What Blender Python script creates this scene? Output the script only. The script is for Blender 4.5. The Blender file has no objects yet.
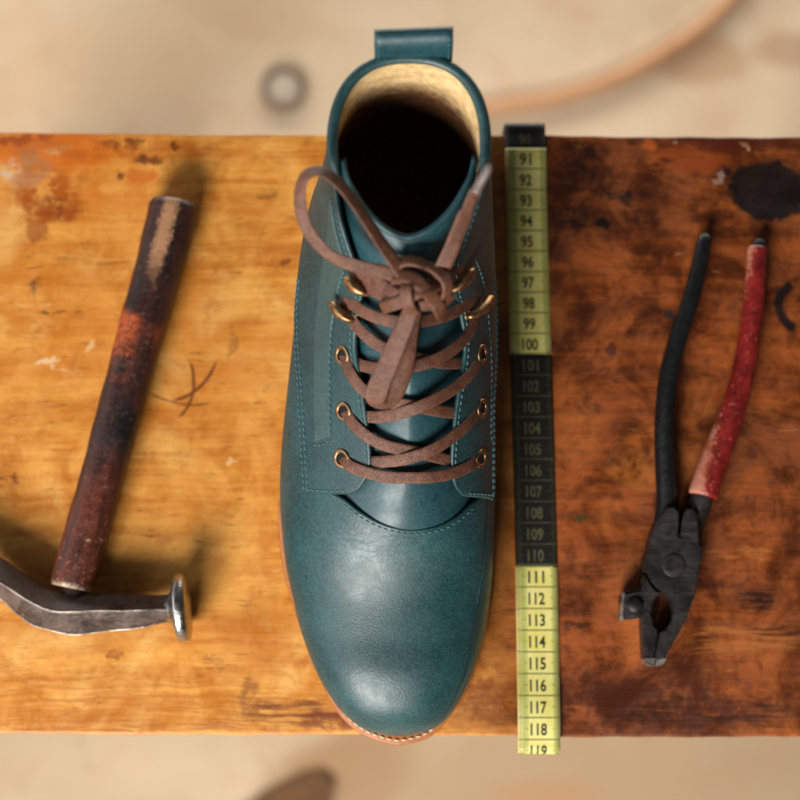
import bpy, bmesh, math, random
import numpy as np
from mathutils import Vector, Matrix
from mathutils.bvhtree import BVHTree

random.seed(7); np.random.seed(7)
CM = 0.01
R = math.radians
C = bpy.context.scene.collection
SC = bpy.context.scene

# ---------------------------------------------------------------- camera
DIST, TILT, FPX = 79.0, R(7.0), 1659.0          # cm, rad, focal length in photo pixels (800 wide)
cam_pos = np.array([0.0, -DIST*math.sin(TILT), DIST*math.cos(TILT)])
F_ = np.array([0.0, math.sin(TILT), -math.cos(TILT)])
U_ = np.array([0.0, math.cos(TILT), math.sin(TILT)])
cd = bpy.data.cameras.new('camera'); cam = bpy.data.objects.new('camera', cd); C.objects.link(cam)
cam.location = Vector(cam_pos*CM); cam.rotation_euler = (TILT, 0, 0)
cd.sensor_width = 36.0; cd.lens = 36.0*FPX/800.0
cd.clip_start = 0.02; cd.clip_end = 60.0
cd.dof.use_dof = True; cd.dof.focus_distance = 0.716; cd.dof.aperture_fstop = 4.8; cd.dof.aperture_blades = 9
SC.camera = cam

# ---------------------------------------------------------------- world and lamps
w = bpy.data.worlds.new('World'); SC.world = w; w.use_nodes = True
w.node_tree.nodes['Background'].inputs[0].default_value = (0.95, 0.97, 1.0, 1)
w.node_tree.nodes['Background'].inputs[1].default_value = 0.055
def area(name, loc, target, size, size_y, power, col):
    l = bpy.data.lights.new(name, 'AREA'); l.shape = 'RECTANGLE'; l.size = size; l.size_y = size_y
    l.energy = power; l.color = col
    o = bpy.data.objects.new(name, l); C.objects.link(o); o.location = loc
    o.rotation_euler = (Vector(target)-Vector(loc)).to_track_quat('-Z', 'Y').to_euler()
    return o
area('window_light', (-0.66, -1.57, 1.20), (-0.02, 0.0, 0.0), 0.95, 0.75, 76.0, (1.0, 0.965, 0.91))
area('side_window_light', (-1.9, -0.1, 0.85), (0, 0, 0), 1.8, 1.2, 17.0, (0.92, 0.97, 1.0))
area('floor_fill_light', (0.0, 1.30, -0.15), (0, 0.15, -0.56), 2.4, 0.20, 24.0, (1.0, 0.97, 0.92))  # added unseen lamp below bench level, brightens the floor behind the bench
SC.view_settings.view_transform = 'Standard'; SC.view_settings.look = 'None'
SC.view_settings.exposure = 0.0; SC.view_settings.gamma = 1.0
SC.render.engine = 'CYCLES'

# ---------------------------------------------------------------- helpers
def ray(px, py):
    return F_ + ((px-400.0)/FPX)*np.array([1.0, 0, 0]) + ((400.0-py)/FPX)*U_
def P(px, py, z=0.0):
    """photo pixel at height z (cm) -> point in cm"""
    d = ray(px, py); t = (z-cam_pos[2])/d[2]
    return cam_pos+d*t
def proj(p):
    v = np.asarray(p)-cam_pos; zc = v@F_
    return 400+FPX*v[..., 0]/zc, 400-FPX*(v@U_)/zc

def link(name, verts, faces, mat, parent=None, smooth=True):
    me = bpy.data.meshes.new(name)
    me.from_pydata([tuple(float(c)*CM for c in v) for v in verts], [], [tuple(int(i) for i in f) for f in faces])
    bm = bmesh.new(); bm.from_mesh(me); bmesh.ops.recalc_face_normals(bm, faces=bm.faces); bm.to_mesh(me); bm.free()
    if smooth: me.polygons.foreach_set('use_smooth', [True]*len(me.polygons))
    me.materials.append(mat)
    o = bpy.data.objects.new(name, me); C.objects.link(o)
    if parent is not None: o.parent = parent
    return o
def thing(name, label, cat, loc=(0, 0, 0)):
    o = bpy.data.objects.new(name, None); C.objects.link(o); o.empty_display_size = 0.02
    o['label'] = label; o['category'] = cat
    return o
class MB:
    def __init__(s): s.v = []; s.f = []
    def add(s, v, f):
        n = len(s.v); s.v += [tuple(x) for x in v]; s.f += [tuple(i+n for i in q) for q in f]
    def build(s, name, mat, parent=None, smooth=True): return link(name, s.v, s.f, mat, parent, smooth)
def grid_faces(n, m, closed=False):
    f = []
    for i in range(n-1):
        for j in range(m if closed else m-1):
            k = (j+1) % m
            f.append((i*m+j, i*m+k, (i+1)*m+k, (i+1)*m+j))
    return f
def loft(rings, cap=True):
    m = len(rings[0]); v = [p for r in rings for p in r]; f = grid_faces(len(rings), m, True)
    if cap:
        f.append(tuple(range(m))[::-1]); f.append(tuple((len(rings)-1)*m+i for i in range(m)))
    return v, f
def cr(pts, n):
    """Catmull-Rom through pts, resampled to n points by arc length"""
    p = np.asarray(pts, float); k = len(p)
    q = np.vstack([2*p[0]-p[1], p, 2*p[-1]-p[-2]]); out = []
    for i in range(k-1):
        a, b, c, d = q[i:i+4]
        for t in np.linspace(0, 1, 24, endpoint=False):
            out.append(0.5*((2*b)+(c-a)*t+(2*a-5*b+4*c-d)*t*t+(3*b-a-3*c+d)*t**3))
    out.append(p[-1]); out = np.array(out)
    L = np.concatenate([[0], np.cumsum(np.linalg.norm(np.diff(out, axis=0), axis=1))])
    s = np.linspace(0, L[-1], n)
    return np.stack([np.interp(s, L, out[:, j]) for j in range(out.shape[1])], 1)
def unit(v):
    v = np.asarray(v, float); return v/(np.linalg.norm(v, axis=-1, keepdims=True)+1e-12)
def tube(pts, radii, m=10, cap=True, squash=1.0):
    pts = np.asarray(pts, float); n = len(pts); T = unit(np.gradient(pts, axis=0)); rings = []
    radii = np.broadcast_to(radii, (n,))
    for i in range(n):
        up = np.array([0, 0, 1.0])
        if abs(T[i] @ up) > 0.95: up = np.array([0, 1.0, 0])
        a = unit(np.cross(T[i], up)); b = np.cross(a, T[i])
        rings.append([pts[i]+radii[i]*(a*math.cos(t)+b*math.sin(t)*squash) for t in np.linspace(0, 2*math.pi, m, endpoint=False)])
    return loft(rings, cap)
def ribbon(pts, nrm, width, th=0.1):
    """flat lace: rounded-rectangle section swept along pts, broad side facing nrm"""
    pts = np.asarray(pts, float); T = unit(np.gradient(pts, axis=0)); rings = []
    width = np.broadcast_to(width, (len(pts),))
    for i in range(len(pts)):
        s = unit(np.cross(T[i], nrm[i])); nn = np.cross(s, T[i]); hw = width[i]/2; ht = th/2
        prof = [(-hw, -.35*ht), (-hw, .35*ht), (-hw*.9, ht*.9), (-hw*.5, ht*1.1), (0, ht*1.15), (hw*.5, ht*1.1), (hw*.9, ht*.9), (hw, .35*ht),
                (hw, -.35*ht), (hw*.9, -ht*.9), (0, -ht), (-hw*.9, -ht*.9)]
        rings.append([pts[i]+s*a+nn*b for a, b in prof])
    return loft(rings)
def prism(poly, z0, z1, bev=0.08):
    """bevelled slab from a plan outline (cm)"""
    bm = bmesh.new()
    vs = [bm.verts.new((x, y, z0)) for x, y in poly]
    f = bm.faces.new(vs); r = bmesh.ops.extrude_face_region(bm, geom=[f])
    for g in r['geom']:
        if isinstance(g, bmesh.types.BMVert): g.co.z = z1
    bmesh.ops.recalc_face_normals(bm, faces=bm.faces)
    ed = [e for e in bm.edges if e.calc_face_angle(0) > 0.5]
    if bev: bmesh.ops.bevel(bm, geom=ed, offset=bev, segments=2, affect='EDGES', clamp_overlap=True)
    bmesh.ops.triangulate(bm, faces=[q for q in bm.faces if len(q.verts) > 4])
    bm.verts.index_update()
    v = [tuple(q.co) for q in bm.verts]; fa = [tuple(q.index for q in g.verts) for g in bm.faces]; bm.free()
    return v, fa

# ---------------------------------------------------------------- materials
def lin(c):
    return tuple(((x/255)/12.92 if x/255 <= 0.04045 else ((x/255+0.055)/1.055)**2.4) for x in c)+(1,)
class NT:
    """small node-tree builder"""
    def __init__(s, name):
        s.m = bpy.data.materials.new(name); s.m.use_nodes = True; s.t = s.m.node_tree; s.n = s.t.nodes
        s.b = s.n['Principled BSDF']; s._tc = s.n.new('ShaderNodeTexCoord')
        s.obj = s._tc.outputs['Object']
    def L(s, a, b): s.t.links.new(a, b)
    def set(s, sock, v):
        if hasattr(v, 'links') or isinstance(v, bpy.types.NodeSocket): s.L(v, sock)
        else: sock.default_value = v
    def mapping(s, vec, loc=(0, 0, 0), rot=(0, 0, 0), scale=(1, 1, 1), kind='POINT'):
        n = s.n.new('ShaderNodeMapping'); n.vector_type = kind; s.L(vec, n.inputs[0])
        n.inputs[1].default_value = loc; n.inputs[2].default_value = rot; n.inputs[3].default_value = scale
        return n.outputs[0]
    def noise(s, vec, scale, detail=4, rough=0.6, dist=0.0, out=0):
        n = s.n.new('ShaderNodeTexNoise'); s.L(vec, n.inputs['Vector'])
        n.inputs['Scale'].default_value = scale; n.inputs['Detail'].default_value = detail
        n.inputs['Roughness'].default_value = rough; n.inputs['Distortion'].default_value = dist
        return n.outputs[out]
    def voro(s, vec, scale, feat='F1', out='Distance', rnd=1.0):
        n = s.n.new('ShaderNodeTexVoronoi'); n.feature = feat; s.L(vec, n.inputs['Vector'])
        n.inputs['Scale'].default_value = scale; n.inputs['Randomness'].default_value = rnd
        return n.outputs[out]
    def ramp(s, v, a, b, lo=0.0, hi=1.0):
        n = s.n.new('ShaderNodeMapRange'); n.interpolation_type = 'SMOOTHSTEP'; s.L(v, n.inputs[0])
        for i, x in zip((1, 2, 3, 4), (a, b, lo, hi)): n.inputs[i].default_value = x
        return n.outputs[0]
    def math(s, op, a, b=0.0, clamp=False):
        n = s.n.new('ShaderNodeMath'); n.operation = op; n.use_clamp = clamp; s.set(n.inputs[0], a); s.set(n.inputs[1], b)
        return n.outputs[0]
    def mix(s, fac, a, b, mode='MIX'):
        n = s.n.new('ShaderNodeMix'); n.data_type = 'RGBA'; n.blend_type = mode
        s.set(n.inputs[0], fac); s.set(n.inputs[6], a); s.set(n.inputs[7], b)
        return n.outputs[2]
    def xyz(s, vec):
        n = s.n.new('ShaderNodeSeparateXYZ'); s.L(vec, n.inputs[0]); return n.outputs
    def bump(s, h, strength, dist, prev=None):
        n = s.n.new('ShaderNodeBump'); s.L(h, n.inputs['Height'])
        n.inputs['Strength'].default_value = strength; n.inputs['Distance'].default_value = dist
        if prev is not None: s.L(prev, n.inputs['Normal'])
        return n.outputs[0]
    def warp(s, vec, scale, amt, detail=3):
        nz = s.noise(vec, scale, detail, 0.6, out=1)
        n = s.n.new('ShaderNodeVectorMath'); n.operation = 'SUBTRACT'; s.L(nz, n.inputs[0]); n.inputs[1].default_value = (.5, .5, .5)
        k = s.n.new('ShaderNodeVectorMath'); k.operation = 'SCALE'; s.L(n.outputs[0], k.inputs[0]); k.inputs['Scale'].default_value = amt
        a = s.n.new('ShaderNodeVectorMath'); a.operation = 'ADD'; s.L(vec, a.inputs[0]); s.L(k.outputs[0], a.inputs[1])
        return a.outputs[0]
    def length(s, vec):
        n = s.n.new('ShaderNodeVectorMath'); n.operation = 'LENGTH'; s.L(vec, n.inputs[0]); return n.outputs['Value']
    def fin(s, col, rough, normal=None, metal=0.0, spec=None, coat=None, coat_r=0.2):
        s.set(s.b.inputs['Base Color'], col); s.set(s.b.inputs['Roughness'], rough); s.b.inputs['Metallic'].default_value = metal
        if spec is not None: s.b.inputs['Specular IOR Level'].default_value = spec
        if coat: s.b.inputs['Coat Weight'].default_value = coat; s.b.inputs['Coat Roughness'].default_value = coat_r
        if normal is not None: s.L(normal, s.b.inputs['Normal'])
        return s.m

def mat_leather(name, dark, light, rough=0.38, wear=0.5, creases=False):
    k = NT(name); o = k.obj
    n1 = k.noise(o, 45, 5, 0.6); n2 = k.noise(o, 420, 4, 0.65)
    col = k.mix(k.math('ADD', k.math('MULTIPLY', k.ramp(n1, 0.30, 0.74), 0.35), k.math('MULTIPLY', k.ramp(k.noise(o, 900, 4, 0.7), 0.35, 0.65), 0.5)), dark, light)
    col = k.mix(k.math('MULTIPLY', k.ramp(n2, 0.45, 0.75), wear), col, tuple(min(1, c*1.9+0.01) for c in light[:3])+(1,))
    cell = k.voro(k.warp(o, 300, 0.0015), 1300, 'F1')
    h = k.math('ADD', k.math('MULTIPLY', cell, 0.7), k.math('MULTIPLY', k.noise(o, 900, 3), 0.6))
    nrm = k.bump(h, 0.38, 0.00025)
    wr = k.noise(k.mapping(k.warp(o, 60, 0.012), scale=(90, 330, 330)), 1.0, 3, 0.55, 0.4)
    nrm = k.bump(wr, 0.08, 0.0005, nrm)
    if creases:
        c0 = P(372, 540, 6.8)*CM
        near = k.ramp(k.length(k.mapping(o, loc=tuple(c0), scale=(0.030, 0.016, 0.05), kind='TEXTURE')), 0.2, 1.2, 1.0, 0.0)
        cw = k.noise(k.mapping(k.warp(o, 70, 0.010), rot=(0, 0, R(-25)), scale=(70, 620, 300)), 1.0, 3, 0.6, 0.8)
        cw = k.math('MULTIPLY', k.math('ABSOLUTE', k.math('SUBTRACT', cw, 0.5)), near)
        nrm = k.bump(cw, 0.42, 0.0009, nrm)
        col = k.mix(k.math('MULTIPLY', near, k.ramp(n2, 0.42, 0.65, 0.0, 0.10)), col, lin((120, 150, 154)))
    rg = k.ramp(k.noise(o, 130, 4), 0.3, 0.7, rough-0.06, rough+0.10)
    return k.fin(col, rg, nrm, spec=0.5, coat=0.34, coat_r=0.42)

LTEAL = mat_leather('teal_leather', lin((10, 42, 46)), lin((40, 86, 88)), 0.455, 0.10, True)
LQUAR = mat_leather('teal_quarter_leather', lin((10, 39, 43)), lin((38, 79, 81)), 0.475, 0.14)
LBAND = mat_leather('grey_teal_band_leather', lin((36, 62, 62)), lin((58, 86, 85)), 0.5, 0.1)
LTONG = mat_leather('tongue_leather', lin((10, 46, 53)), lin((32, 82, 90)), 0.52, 0.12)
LTAN = mat_leather('welt_leather', lin((158, 90, 44)), lin((190, 118, 62)), 0.5, 0.1)

def mat_simple(name, c1, c2, scale, rough, bump_s=0.0, bump_d=0.0003, metal=0.0, stretch=(1, 1, 1), spec=None):
    k = NT(name); v = k.mapping(k.obj, scale=stretch)
    n1 = k.noise(v, scale, 5, 0.65)
    col = k.mix(k.ramp(n1, 0.3, 0.7), c1, c2)
    nrm = k.bump(k.noise(v, scale*4, 4), bump_s, bump_d) if bump_s else None
    return k.fin(col, k.ramp(n1, 0.3, 0.7, rough-0.05, rough+0.08), nrm, metal, spec)
THREAD = mat_simple('blue_thread', lin((58, 98, 106)), lin((80, 122, 130)), 900, 0.7)
CTHREAD = mat_simple('cream_thread', lin((214, 196, 160)), lin((240, 226, 196)), 900, 0.7)
LINING = mat_simple('cream_lining', lin((196, 158, 104)), lin((232, 204, 152)), 260, 0.85, 0.6, 0.0012)
INNER = mat_simple('dark_inner_leather', lin((78, 48, 26)), lin((112, 72, 42)), 120, 0.8)
BRASS = mat_simple('antique_brass', lin((128, 92, 60)), lin((190, 150, 108)), 300, 0.42, 0.2, 0.0002, 1.0)
COPPER = mat_simple('eyelet_metal', lin((128, 98, 70)), lin((180, 146, 110)), 400, 0.42, 0.2, 0.0002, 1.0)
BLACKHOLE = mat_simple('eyelet_hole', lin((5, 4, 4)), lin((9, 8, 7)), 200, 0.9)
OUTSOLE = mat_simple('stacked_heel_leather', lin((70, 40, 22)), lin((104, 62, 34)), 160, 0.55, 0.2, stretch=(1, 1, 8))
AGLET = mat_simple('aglet_plastic', lin((88, 74, 72)), lin((112, 98, 94)), 200, 0.35)

def mat_lace():
    k = NT('brown_waxed_lace'); o = k.obj
    n1 = k.noise(o, 300, 4); wv = k.voro(o, 2600, 'F1')
    col = k.mix(k.ramp(n1, 0.3, 0.7), lin((82, 48, 33)), lin((112, 71, 51)))
    col = k.mix(k.ramp(k.noise(o, 1500, 3, 0.7), 0.46, 0.62, 0.0, 0.28), col, lin((150, 104, 84)))
    return k.fin(col, 0.42, k.bump(k.math('ADD', wv, k.noise(o, 2200, 2)), 0.6, 0.0003), spec=0.5)
LACE = mat_lace()

# ================================================================= floor
def mat_floor():
    k = NT('dusty_floor'); o = k.obj
    n1 = k.noise(o, 4.0, 6, 0.6, 0.5); n2 = k.noise(o, 16, 5, 0.6)
    col = k.mix(k.ramp(n1, 0.3, 0.7), lin((184, 160, 130)), lin((203, 181, 151)))
    col = k.mix(k.ramp(n2, 0.5, 0.8, 0, 0.35), col, lin((160, 120, 84)))
    col = k.mix(k.ramp(k.noise(o, 9, 5, 0.65, 0.8), 0.48, 0.66, 0, 0.5), col, lin((188, 150, 118)))
    col = k.mix(k.ramp(k.noise(o, 60, 4, 0.7), 0.60, 0.72, 0, 0.5), col, lin((132, 100, 72)))
    def blob(px, py, rx, ry, rot, c, amt, a=0.55, b=1.1):
        nonlocal col
        q = P(px, py, FLOOR)*CM
        d = k.length(k.mapping(k.warp(o, 9, 0.03), loc=(q[0], q[1], FLOOR*CM), rot=(0, 0, R(rot)), scale=(rx, ry, 1), kind='TEXTURE'))
        col = k.mix(k.math('MULTIPLY', k.ramp(d, a, b, 1, 0), amt), col, c)
    blob(330, 790, .10, .05, 35, lin((150, 108, 66)), 0.75)
    blob(120, 60, .14, .05, 10, lin((190, 158, 122)), 0.4)
    blob(240, 0, .10, .04, -20, lin((178, 144, 108)), 0.5)
    blob(700, 60, .05, .03, 0, lin((176, 140, 106)), 0.8)
    blob(790, 50, .04, .02, 0, lin((160, 120, 90)), 0.6)
    blob(640, 800, .30, .10, 0, lin((168, 140, 106)), 0.75)
    blob(545, 800, .06, .02, 0, lin((180, 138, 96)), 0.6)
    return k.fin(col, 0.85, k.bump(n2, 0.3, 0.004))
FLOOR = -60.0
bm = bmesh.new(); bmesh.ops.create_grid(bm, x_segments=60, y_segments=60, size=4.0)
for v in bm.verts: v.co.z = FLOOR*CM + 0.002*math.sin(v.co.x*5.1+v.co.y*3.3)
me = bpy.data.meshes.new('floor'); bm.to_mesh(me); bm.free()
floor = bpy.data.objects.new('floor', me); C.objects.link(floor); floor['kind'] = 'structure'
me.materials.append(mat_floor())

# things lying on the floor
cable = [P(x, y, FLOOR+0.8) for x, y in ((455, 112), (500, 106), (560, 96), (620, 76), (670, 48), (710, 20), (740, -14), (765, -60))]
v, f = tube(cr(cable, 70), 0.62, 12)
o = link('rubber_hose', v, f, mat_simple('orange_rubber', lin((190, 136, 92)), lin((200, 150, 108)), 60, 0.5))
o['label'] = 'orange rubber hose curving across the pale floor behind the bench'; o['category'] = 'hose'
cap = thing('bottle_cap', 'small round grey metal cap lying on the floor left of the boot top', 'cap')
cc = P(284, 90, FLOOR); cap.location = Vector(cc*CM)
def lathe(prof, m=32):
    rings = [[(r*math.cos(t), r*math.sin(t), z) for t in np.linspace(0, 2*math.pi, m, endpoint=False)] for r, z in prof]
    return loft(rings)
v, f = lathe([(1.2, 0.0), (1.95, 0.0), (2.0, 0.5), (1.9, 1.0), (1.65, 1.05), (1.5, 0.75)])
link('rim', v, f, mat_simple('dull_grey_metal', lin((92, 72, 56)), lin((124, 102, 82)), 80, 0.7), cap)
v, f = lathe([(1.52, 0.45), (1.5, 0.72), (1.0, 0.8), (0.3, 0.85)])
link('disc', v, f, mat_simple('pale_liner', lin((168, 152, 132)), lin((184, 168, 148)), 80, 0.6), cap)
scrap_poly = [P(x, y, FLOOR)[:2] for x, y in ((238, 812), (262, 794), (300, 775), (322, 770), (336, 782), (330, 806), (300, 850), (250, 852))]
v, f = prism(scrap_poly, FLOOR+0.1, FLOOR+0.45, 0.08)
o = link('leather_offcut', v, f, mat_simple('brown_offcut_leather', lin((84, 54, 26)), lin((110, 74, 40)), 80, 0.8), None, False)
o['label'] = 'dark brown leather offcut on the floor below the front edge of the bench'; o['category'] = 'leather scrap'

# ================================================================= bench
def mat_wood(name, edge=False):
    k = NT(name); o = k.obj
    X = k.xyz(o)
    wp = k.warp(o, 14, 0.010)
    g1 = k.noise(k.mapping(wp, scale=(9, 120, 60)), 1.0, 6, 0.62, 0.6)
    g2 = k.noise(k.mapping(wp, scale=(30, 520, 200)), 1.0, 5, 0.7, 0.3)
    blot = k.noise(o, 22, 5, 0.6, 0.8)
    fine = k.noise(o, 160, 5, 0.65)
    iso = k.noise(o, 34, 7, 0.72, 0.5); big = k.noise(o, 8, 4, 0.55, 0.8); big2 = k.noise(k.mapping(o, loc=(3, 1, 0)), 11, 5, 0.6, 1.0)
    hb = k.math('ADD', k.math('MULTIPLY', g1, 0.45), k.math('MULTIPLY', iso, 0.55))
    honey = k.mix(k.ramp(hb, 0.34, 0.66), lin((180, 102, 32)), lin((230, 164, 74)))
    honey = k.mix(k.ramp(big, 0.48, 0.68, 0.0, 0.65), honey, lin((202, 120, 40)))
    honey = k.mix(k.ramp(blot, 0.52, 0.75, 0.0, 0.55), honey, lin((238, 190, 112)))
    honey = k.mix(k.ramp(g2, 0.56, 0.80, 0.0, 0.40), honey, lin((120, 66, 24)))
    rb = k.math('ADD', k.math('MULTIPLY', g1, 0.35), k.math('MULTIPLY', iso, 0.65))
    red = k.mix(k.ramp(rb, 0.38, 0.62), lin((76, 33, 11)), lin((160, 80, 27)))
    red = k.mix(k.ramp(big2, 0.44, 0.62, 0.0, 0.70), red, k.mix(k.ramp(iso, 0.40, 0.60), lin((58, 27, 14)), lin((122, 62, 28))))
    red = k.mix(k.ramp(blot, 0.56, 0.70, 0.0, 0.5), red, lin((196, 108, 42)))
    red = k.mix(k.ramp(g2, 0.54, 0.76, 0.0, 0.5), red, lin((52, 24, 14)))
    pores = k.math('MULTIPLY', k.ramp(k.noise(k.mapping(wp, scale=(70, 760, 200)), 1.0, 3, 0.6), 0.60, 0.70), k.ramp(k.noise(o, 70, 3), 0.42, 0.6))
    scuff = k.math('MULTIPLY', k.ramp(k.noise(k.mapping(o, rot=(0, 0, R(35)), scale=(60, 420, 200)), 1.0, 4, 0.65, 0.5), 0.60, 0.72), k.ramp(k.noise(o, 38, 4), 0.45, 0.62))
    mott = k.noise(o, 95, 5, 0.7, 0.4)
    honey = k.mix(k.ramp(mott, 0.52, 0.72, 0, 0.5), honey, lin((164, 92, 34))); honey = k.mix(k.math('MULTIPLY', scuff, 0.45), honey, lin((240, 206, 150))); honey = k.mix(k.math('MULTIPLY', pores, 0.75), honey, lin((104, 58, 24)))
    red = k.mix(k.ramp(mott, 0.50, 0.70, 0, 0.6), red, lin((62, 28, 15))); red = k.mix(k.math('MULTIPLY', scuff, 0.35), red, lin((206, 140, 84))); red = k.mix(k.math('MULTIPLY', pores, 0.75), red, lin((40, 20, 12)))
    side = k.math('ADD', X[0], k.math('MULTIPLY', k.math('SUBTRACT', blot, 0.5), 0.10))
    col = k.mix(k.ramp(side, 0.005, 0.075), honey, red)
    wob = k.warp(o, 55, 0.016, 5); wob2 = k.warp(o, 150, 0.012, 4)
    def blob(px, py, rx, ry, rot, c, amt=1.0, a=0.6, b=1.05, vec=None, gate=None):
        nonlocal col
        q = P(px, py, 0)*CM
        d = k.length(k.mapping(vec or wob, loc=(q[0], q[1], 0), rot=(0, 0, R(rot)), scale=(rx/2100, ry/2100, 1), kind='TEXTURE'))
        m = k.math('MULTIPLY', k.ramp(d, a, b, 1, 0), amt)
        if gate is not None: m = k.math('MULTIPLY', m, gate)
        col = k.mix(m, col, c)
    patch = k.ramp(fine, 0.36, 0.58); patch2 = k.ramp(k.noise(o, 90, 5, 0.7), 0.40, 0.56); streak = k.ramp(g2, 0.42, 0.60)
    RED = lin((128, 42, 14)); DK = lin((34, 18, 14)); BLK = lin((18, 15, 15)); ORG = lin((206, 104, 26)); PALE = lin((226, 206, 180))
    # left, top corner: spilled dye, flaked paint, scorched spots
    blob(40, 150, 95, 26, 0, ORG, 0.8); blob(48, 195, 46, 36, -15, RED, 0.95, 0.5, 1.0, None, patch2)
    blob(60, 205, 30, 20, 0, lin((96, 24, 10)), 0.8, 0.5, 1.0, None, patch); blob(36, 230, 14, 16, 0, RED, 0.6, vec=wob2)
    blob(34, 163, 26, 17, -20, lin((168, 116, 74)), 0.8, 0.5, 1.05, None, patch2); blob(12, 172, 11, 20, 20, lin((206, 190, 170)), 0.85, 0.5, 1.1, wob2, patch2); blob(30, 180, 24, 8, 10, lin((176, 120, 86)), 0.7, vec=wob2)
    blob(60, 150, 18, 6, 20, lin((206, 160, 104)), 0.5); blob(20, 140, 40, 8, 0, RED, 0.7, gate=patch)
    blob(128, 146, 30, 8, 0, DK, 0.85, gate=patch2); blob(146, 159, 14, 6, 0, DK, 0.85, vec=wob2); blob(175, 145, 5, 5, 0, BLK, 0.9, vec=wob2)
    blob(118, 174, 5, 4, 0, lin((60, 22, 12)), 0.8, vec=wob2); blob(140, 176, 17, 9, 0, lin((190, 84, 20)), 0.7)
    blob(60, 312, 26, 4, 3, lin((90, 50, 24)), 0.8, gate=streak, vec=wob2); blob(36, 285, 8, 16, -30, lin((96, 56, 26)), 0.7, gate=patch)
    blob(90, 260, 44, 6, 2, lin((140, 84, 34)), 0.7, gate=streak); blob(46, 362, 13, 4, 4, lin((234, 206, 160)), 0.6, vec=wob2)
    blob(90, 346, 5, 5, 0, lin((232, 200, 150)), 0.5, vec=wob2); blob(10, 476, 14, 7, -10, lin((110, 40, 20)), 0.8, vec=wob2, gate=patch)
    blob(7, 230, 18, 50, 0, lin((232, 184, 110)), 0.4, 0.3, 1.2); blob(90, 190, 130, 36, 4, lin((196, 104, 26)), 0.55, 0.3, 1.2, None, patch2); blob(110, 150, 190, 14, 0, lin((170, 84, 22)), 0.6, 0.3, 1.1, None, patch2); blob(150, 700, 190, 26, 0, lin((176, 98, 30)), 0.55, 0.3, 1.2, None, streak); blob(260, 640, 40, 50, 0, lin((184, 104, 32)), 0.45, 0.3, 1.2); blob(270, 195, 16, 8, 15, lin((120, 72, 32)), 0.6, gate=patch, vec=wob2)
    blob(287, 262, 8, 5, 0, lin((120, 50, 22)), 0.7, vec=wob2); blob(232, 460, 5, 4, 0, lin((234, 200, 150)), 0.5, vec=wob2); blob(232, 340, 4, 26, 0, lin((130, 84, 40)), 0.5, gate=patch)
    blob(115, 655, 12, 5, 20, lin((136, 70, 34)), 0.7, vec=wob2, gate=patch); blob(215, 663, 16, 5, -25, lin((130, 80, 38)), 0.6, vec=wob2, gate=streak)
    blob(290, 712, 80, 20, -3, lin((96, 42, 20)), 0.85, 0.3, 1.1, None, streak); blob(330, 722, 50, 14, 0, lin((110, 48, 26)), 0.8, gate=patch2)
    blob(250, 700, 14, 26, 0, lin((120, 62, 28)), 0.6, gate=patch)
    blob(160, 728, 240, 9, 0, lin((150, 84, 34)), 0.6, 0.4, 1.1, None, streak)
    # right: darkened, scorched and scratched red-brown boards
    blob(768, 192, 44, 35, -8, BLK, 0.97, 0.82, 0.98, wob2); blob(775, 175, 60, 20, 0, lin((40, 26, 20)), 0.6, gate=patch2)
    blob(722, 172, 10, 9, 0, BLK, 0.9, vec=wob2); blob(718, 178, 4, 6, 0, lin((150, 120, 110)), 0.8, vec=wob2)
    blob(585, 160, 34, 34, 0, lin((26, 14, 10)), 0.85, 0.4, 1.1, None, patch2); blob(570, 215, 34, 26, 0, lin((30, 15, 10)), 0.8, 0.4, 1.1, None, patch2)
    blob(622, 197, 32, 7, 0, BLK, 0.9, vec=wob2, gate=patch); blob(603, 224, 8, 7, 0, BLK, 0.9, vec=wob2); blob(640, 215, 22, 12, 0, DK, 0.6, gate=patch)
    blob(650, 145, 8, 7, 0, lin((176, 86, 36)), 0.8, vec=wob2); blob(690, 160, 44, 20, 0, lin((150, 66, 22)), 0.6)
    blob(678, 142, 3, 2, 0, lin((220, 190, 150)), 0.9); blob(748, 146, 7, 2, -30, lin((226, 176, 130)), 0.9, vec=wob2)
    blob(740, 142, 90, 9, 0, lin((84, 30, 14)), 0.7); blob(660, 165, 26, 5, 0, lin((60, 18, 10)), 0.7, gate=patch)
    blob(612, 350, 9, 8, 0, lin((60, 30, 22)), 0.7, vec=wob2); blob(590, 408, 16, 10, 0, lin((70, 28, 16)), 0.8, gate=patch, vec=wob2)
    blob(668, 314, 9, 5, 0, lin((40, 36, 36)), 0.85, vec=wob2); blob(560, 270, 20, 40, 0, lin((50, 24, 14)), 0.5, gate=patch2)
    blob(755, 600, 38, 13, 10, lin((40, 18, 10)), 0.9, 0.3, 1.1, None, streak); blob(762, 598, 20, 6, 8, lin((24, 12, 8)), 0.7, gate=patch, vec=wob2)
    blob(584, 521, 8, 3, 3, lin((70, 60, 26)), 0.9, vec=wob2); blob(578, 625, 18, 5, 12, lin((40, 18, 10)), 0.8, gate=patch, vec=wob2)
    blob(650, 704, 190, 36, 0, lin((70, 30, 16)), 0.80, 0.4, 1.15, None, patch2); blob(700, 712, 120, 14, 0, lin((46, 20, 12)), 0.7, gate=streak)
    blob(660, 470, 60, 26, 0, lin((176, 104, 44)), 0.45, gate=patch); blob(745, 640, 70, 18, 3, lin((186, 112, 52)), 0.55, gate=streak)
    blob(640, 590, 40, 60, 0, lin((170, 96, 40)), 0.35, gate=patch); blob(580, 440, 30, 34, 0, lin((180, 98, 36)), 0.45, gate=patch)
    blob(740, 552, 40, 6, 0, lin((196, 120, 60)), 0.5, gate=streak); blob(472, 690, 60, 40, 0, lin((112, 52, 24)), 0.6, 0.3, 1.2, None, patch)
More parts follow.
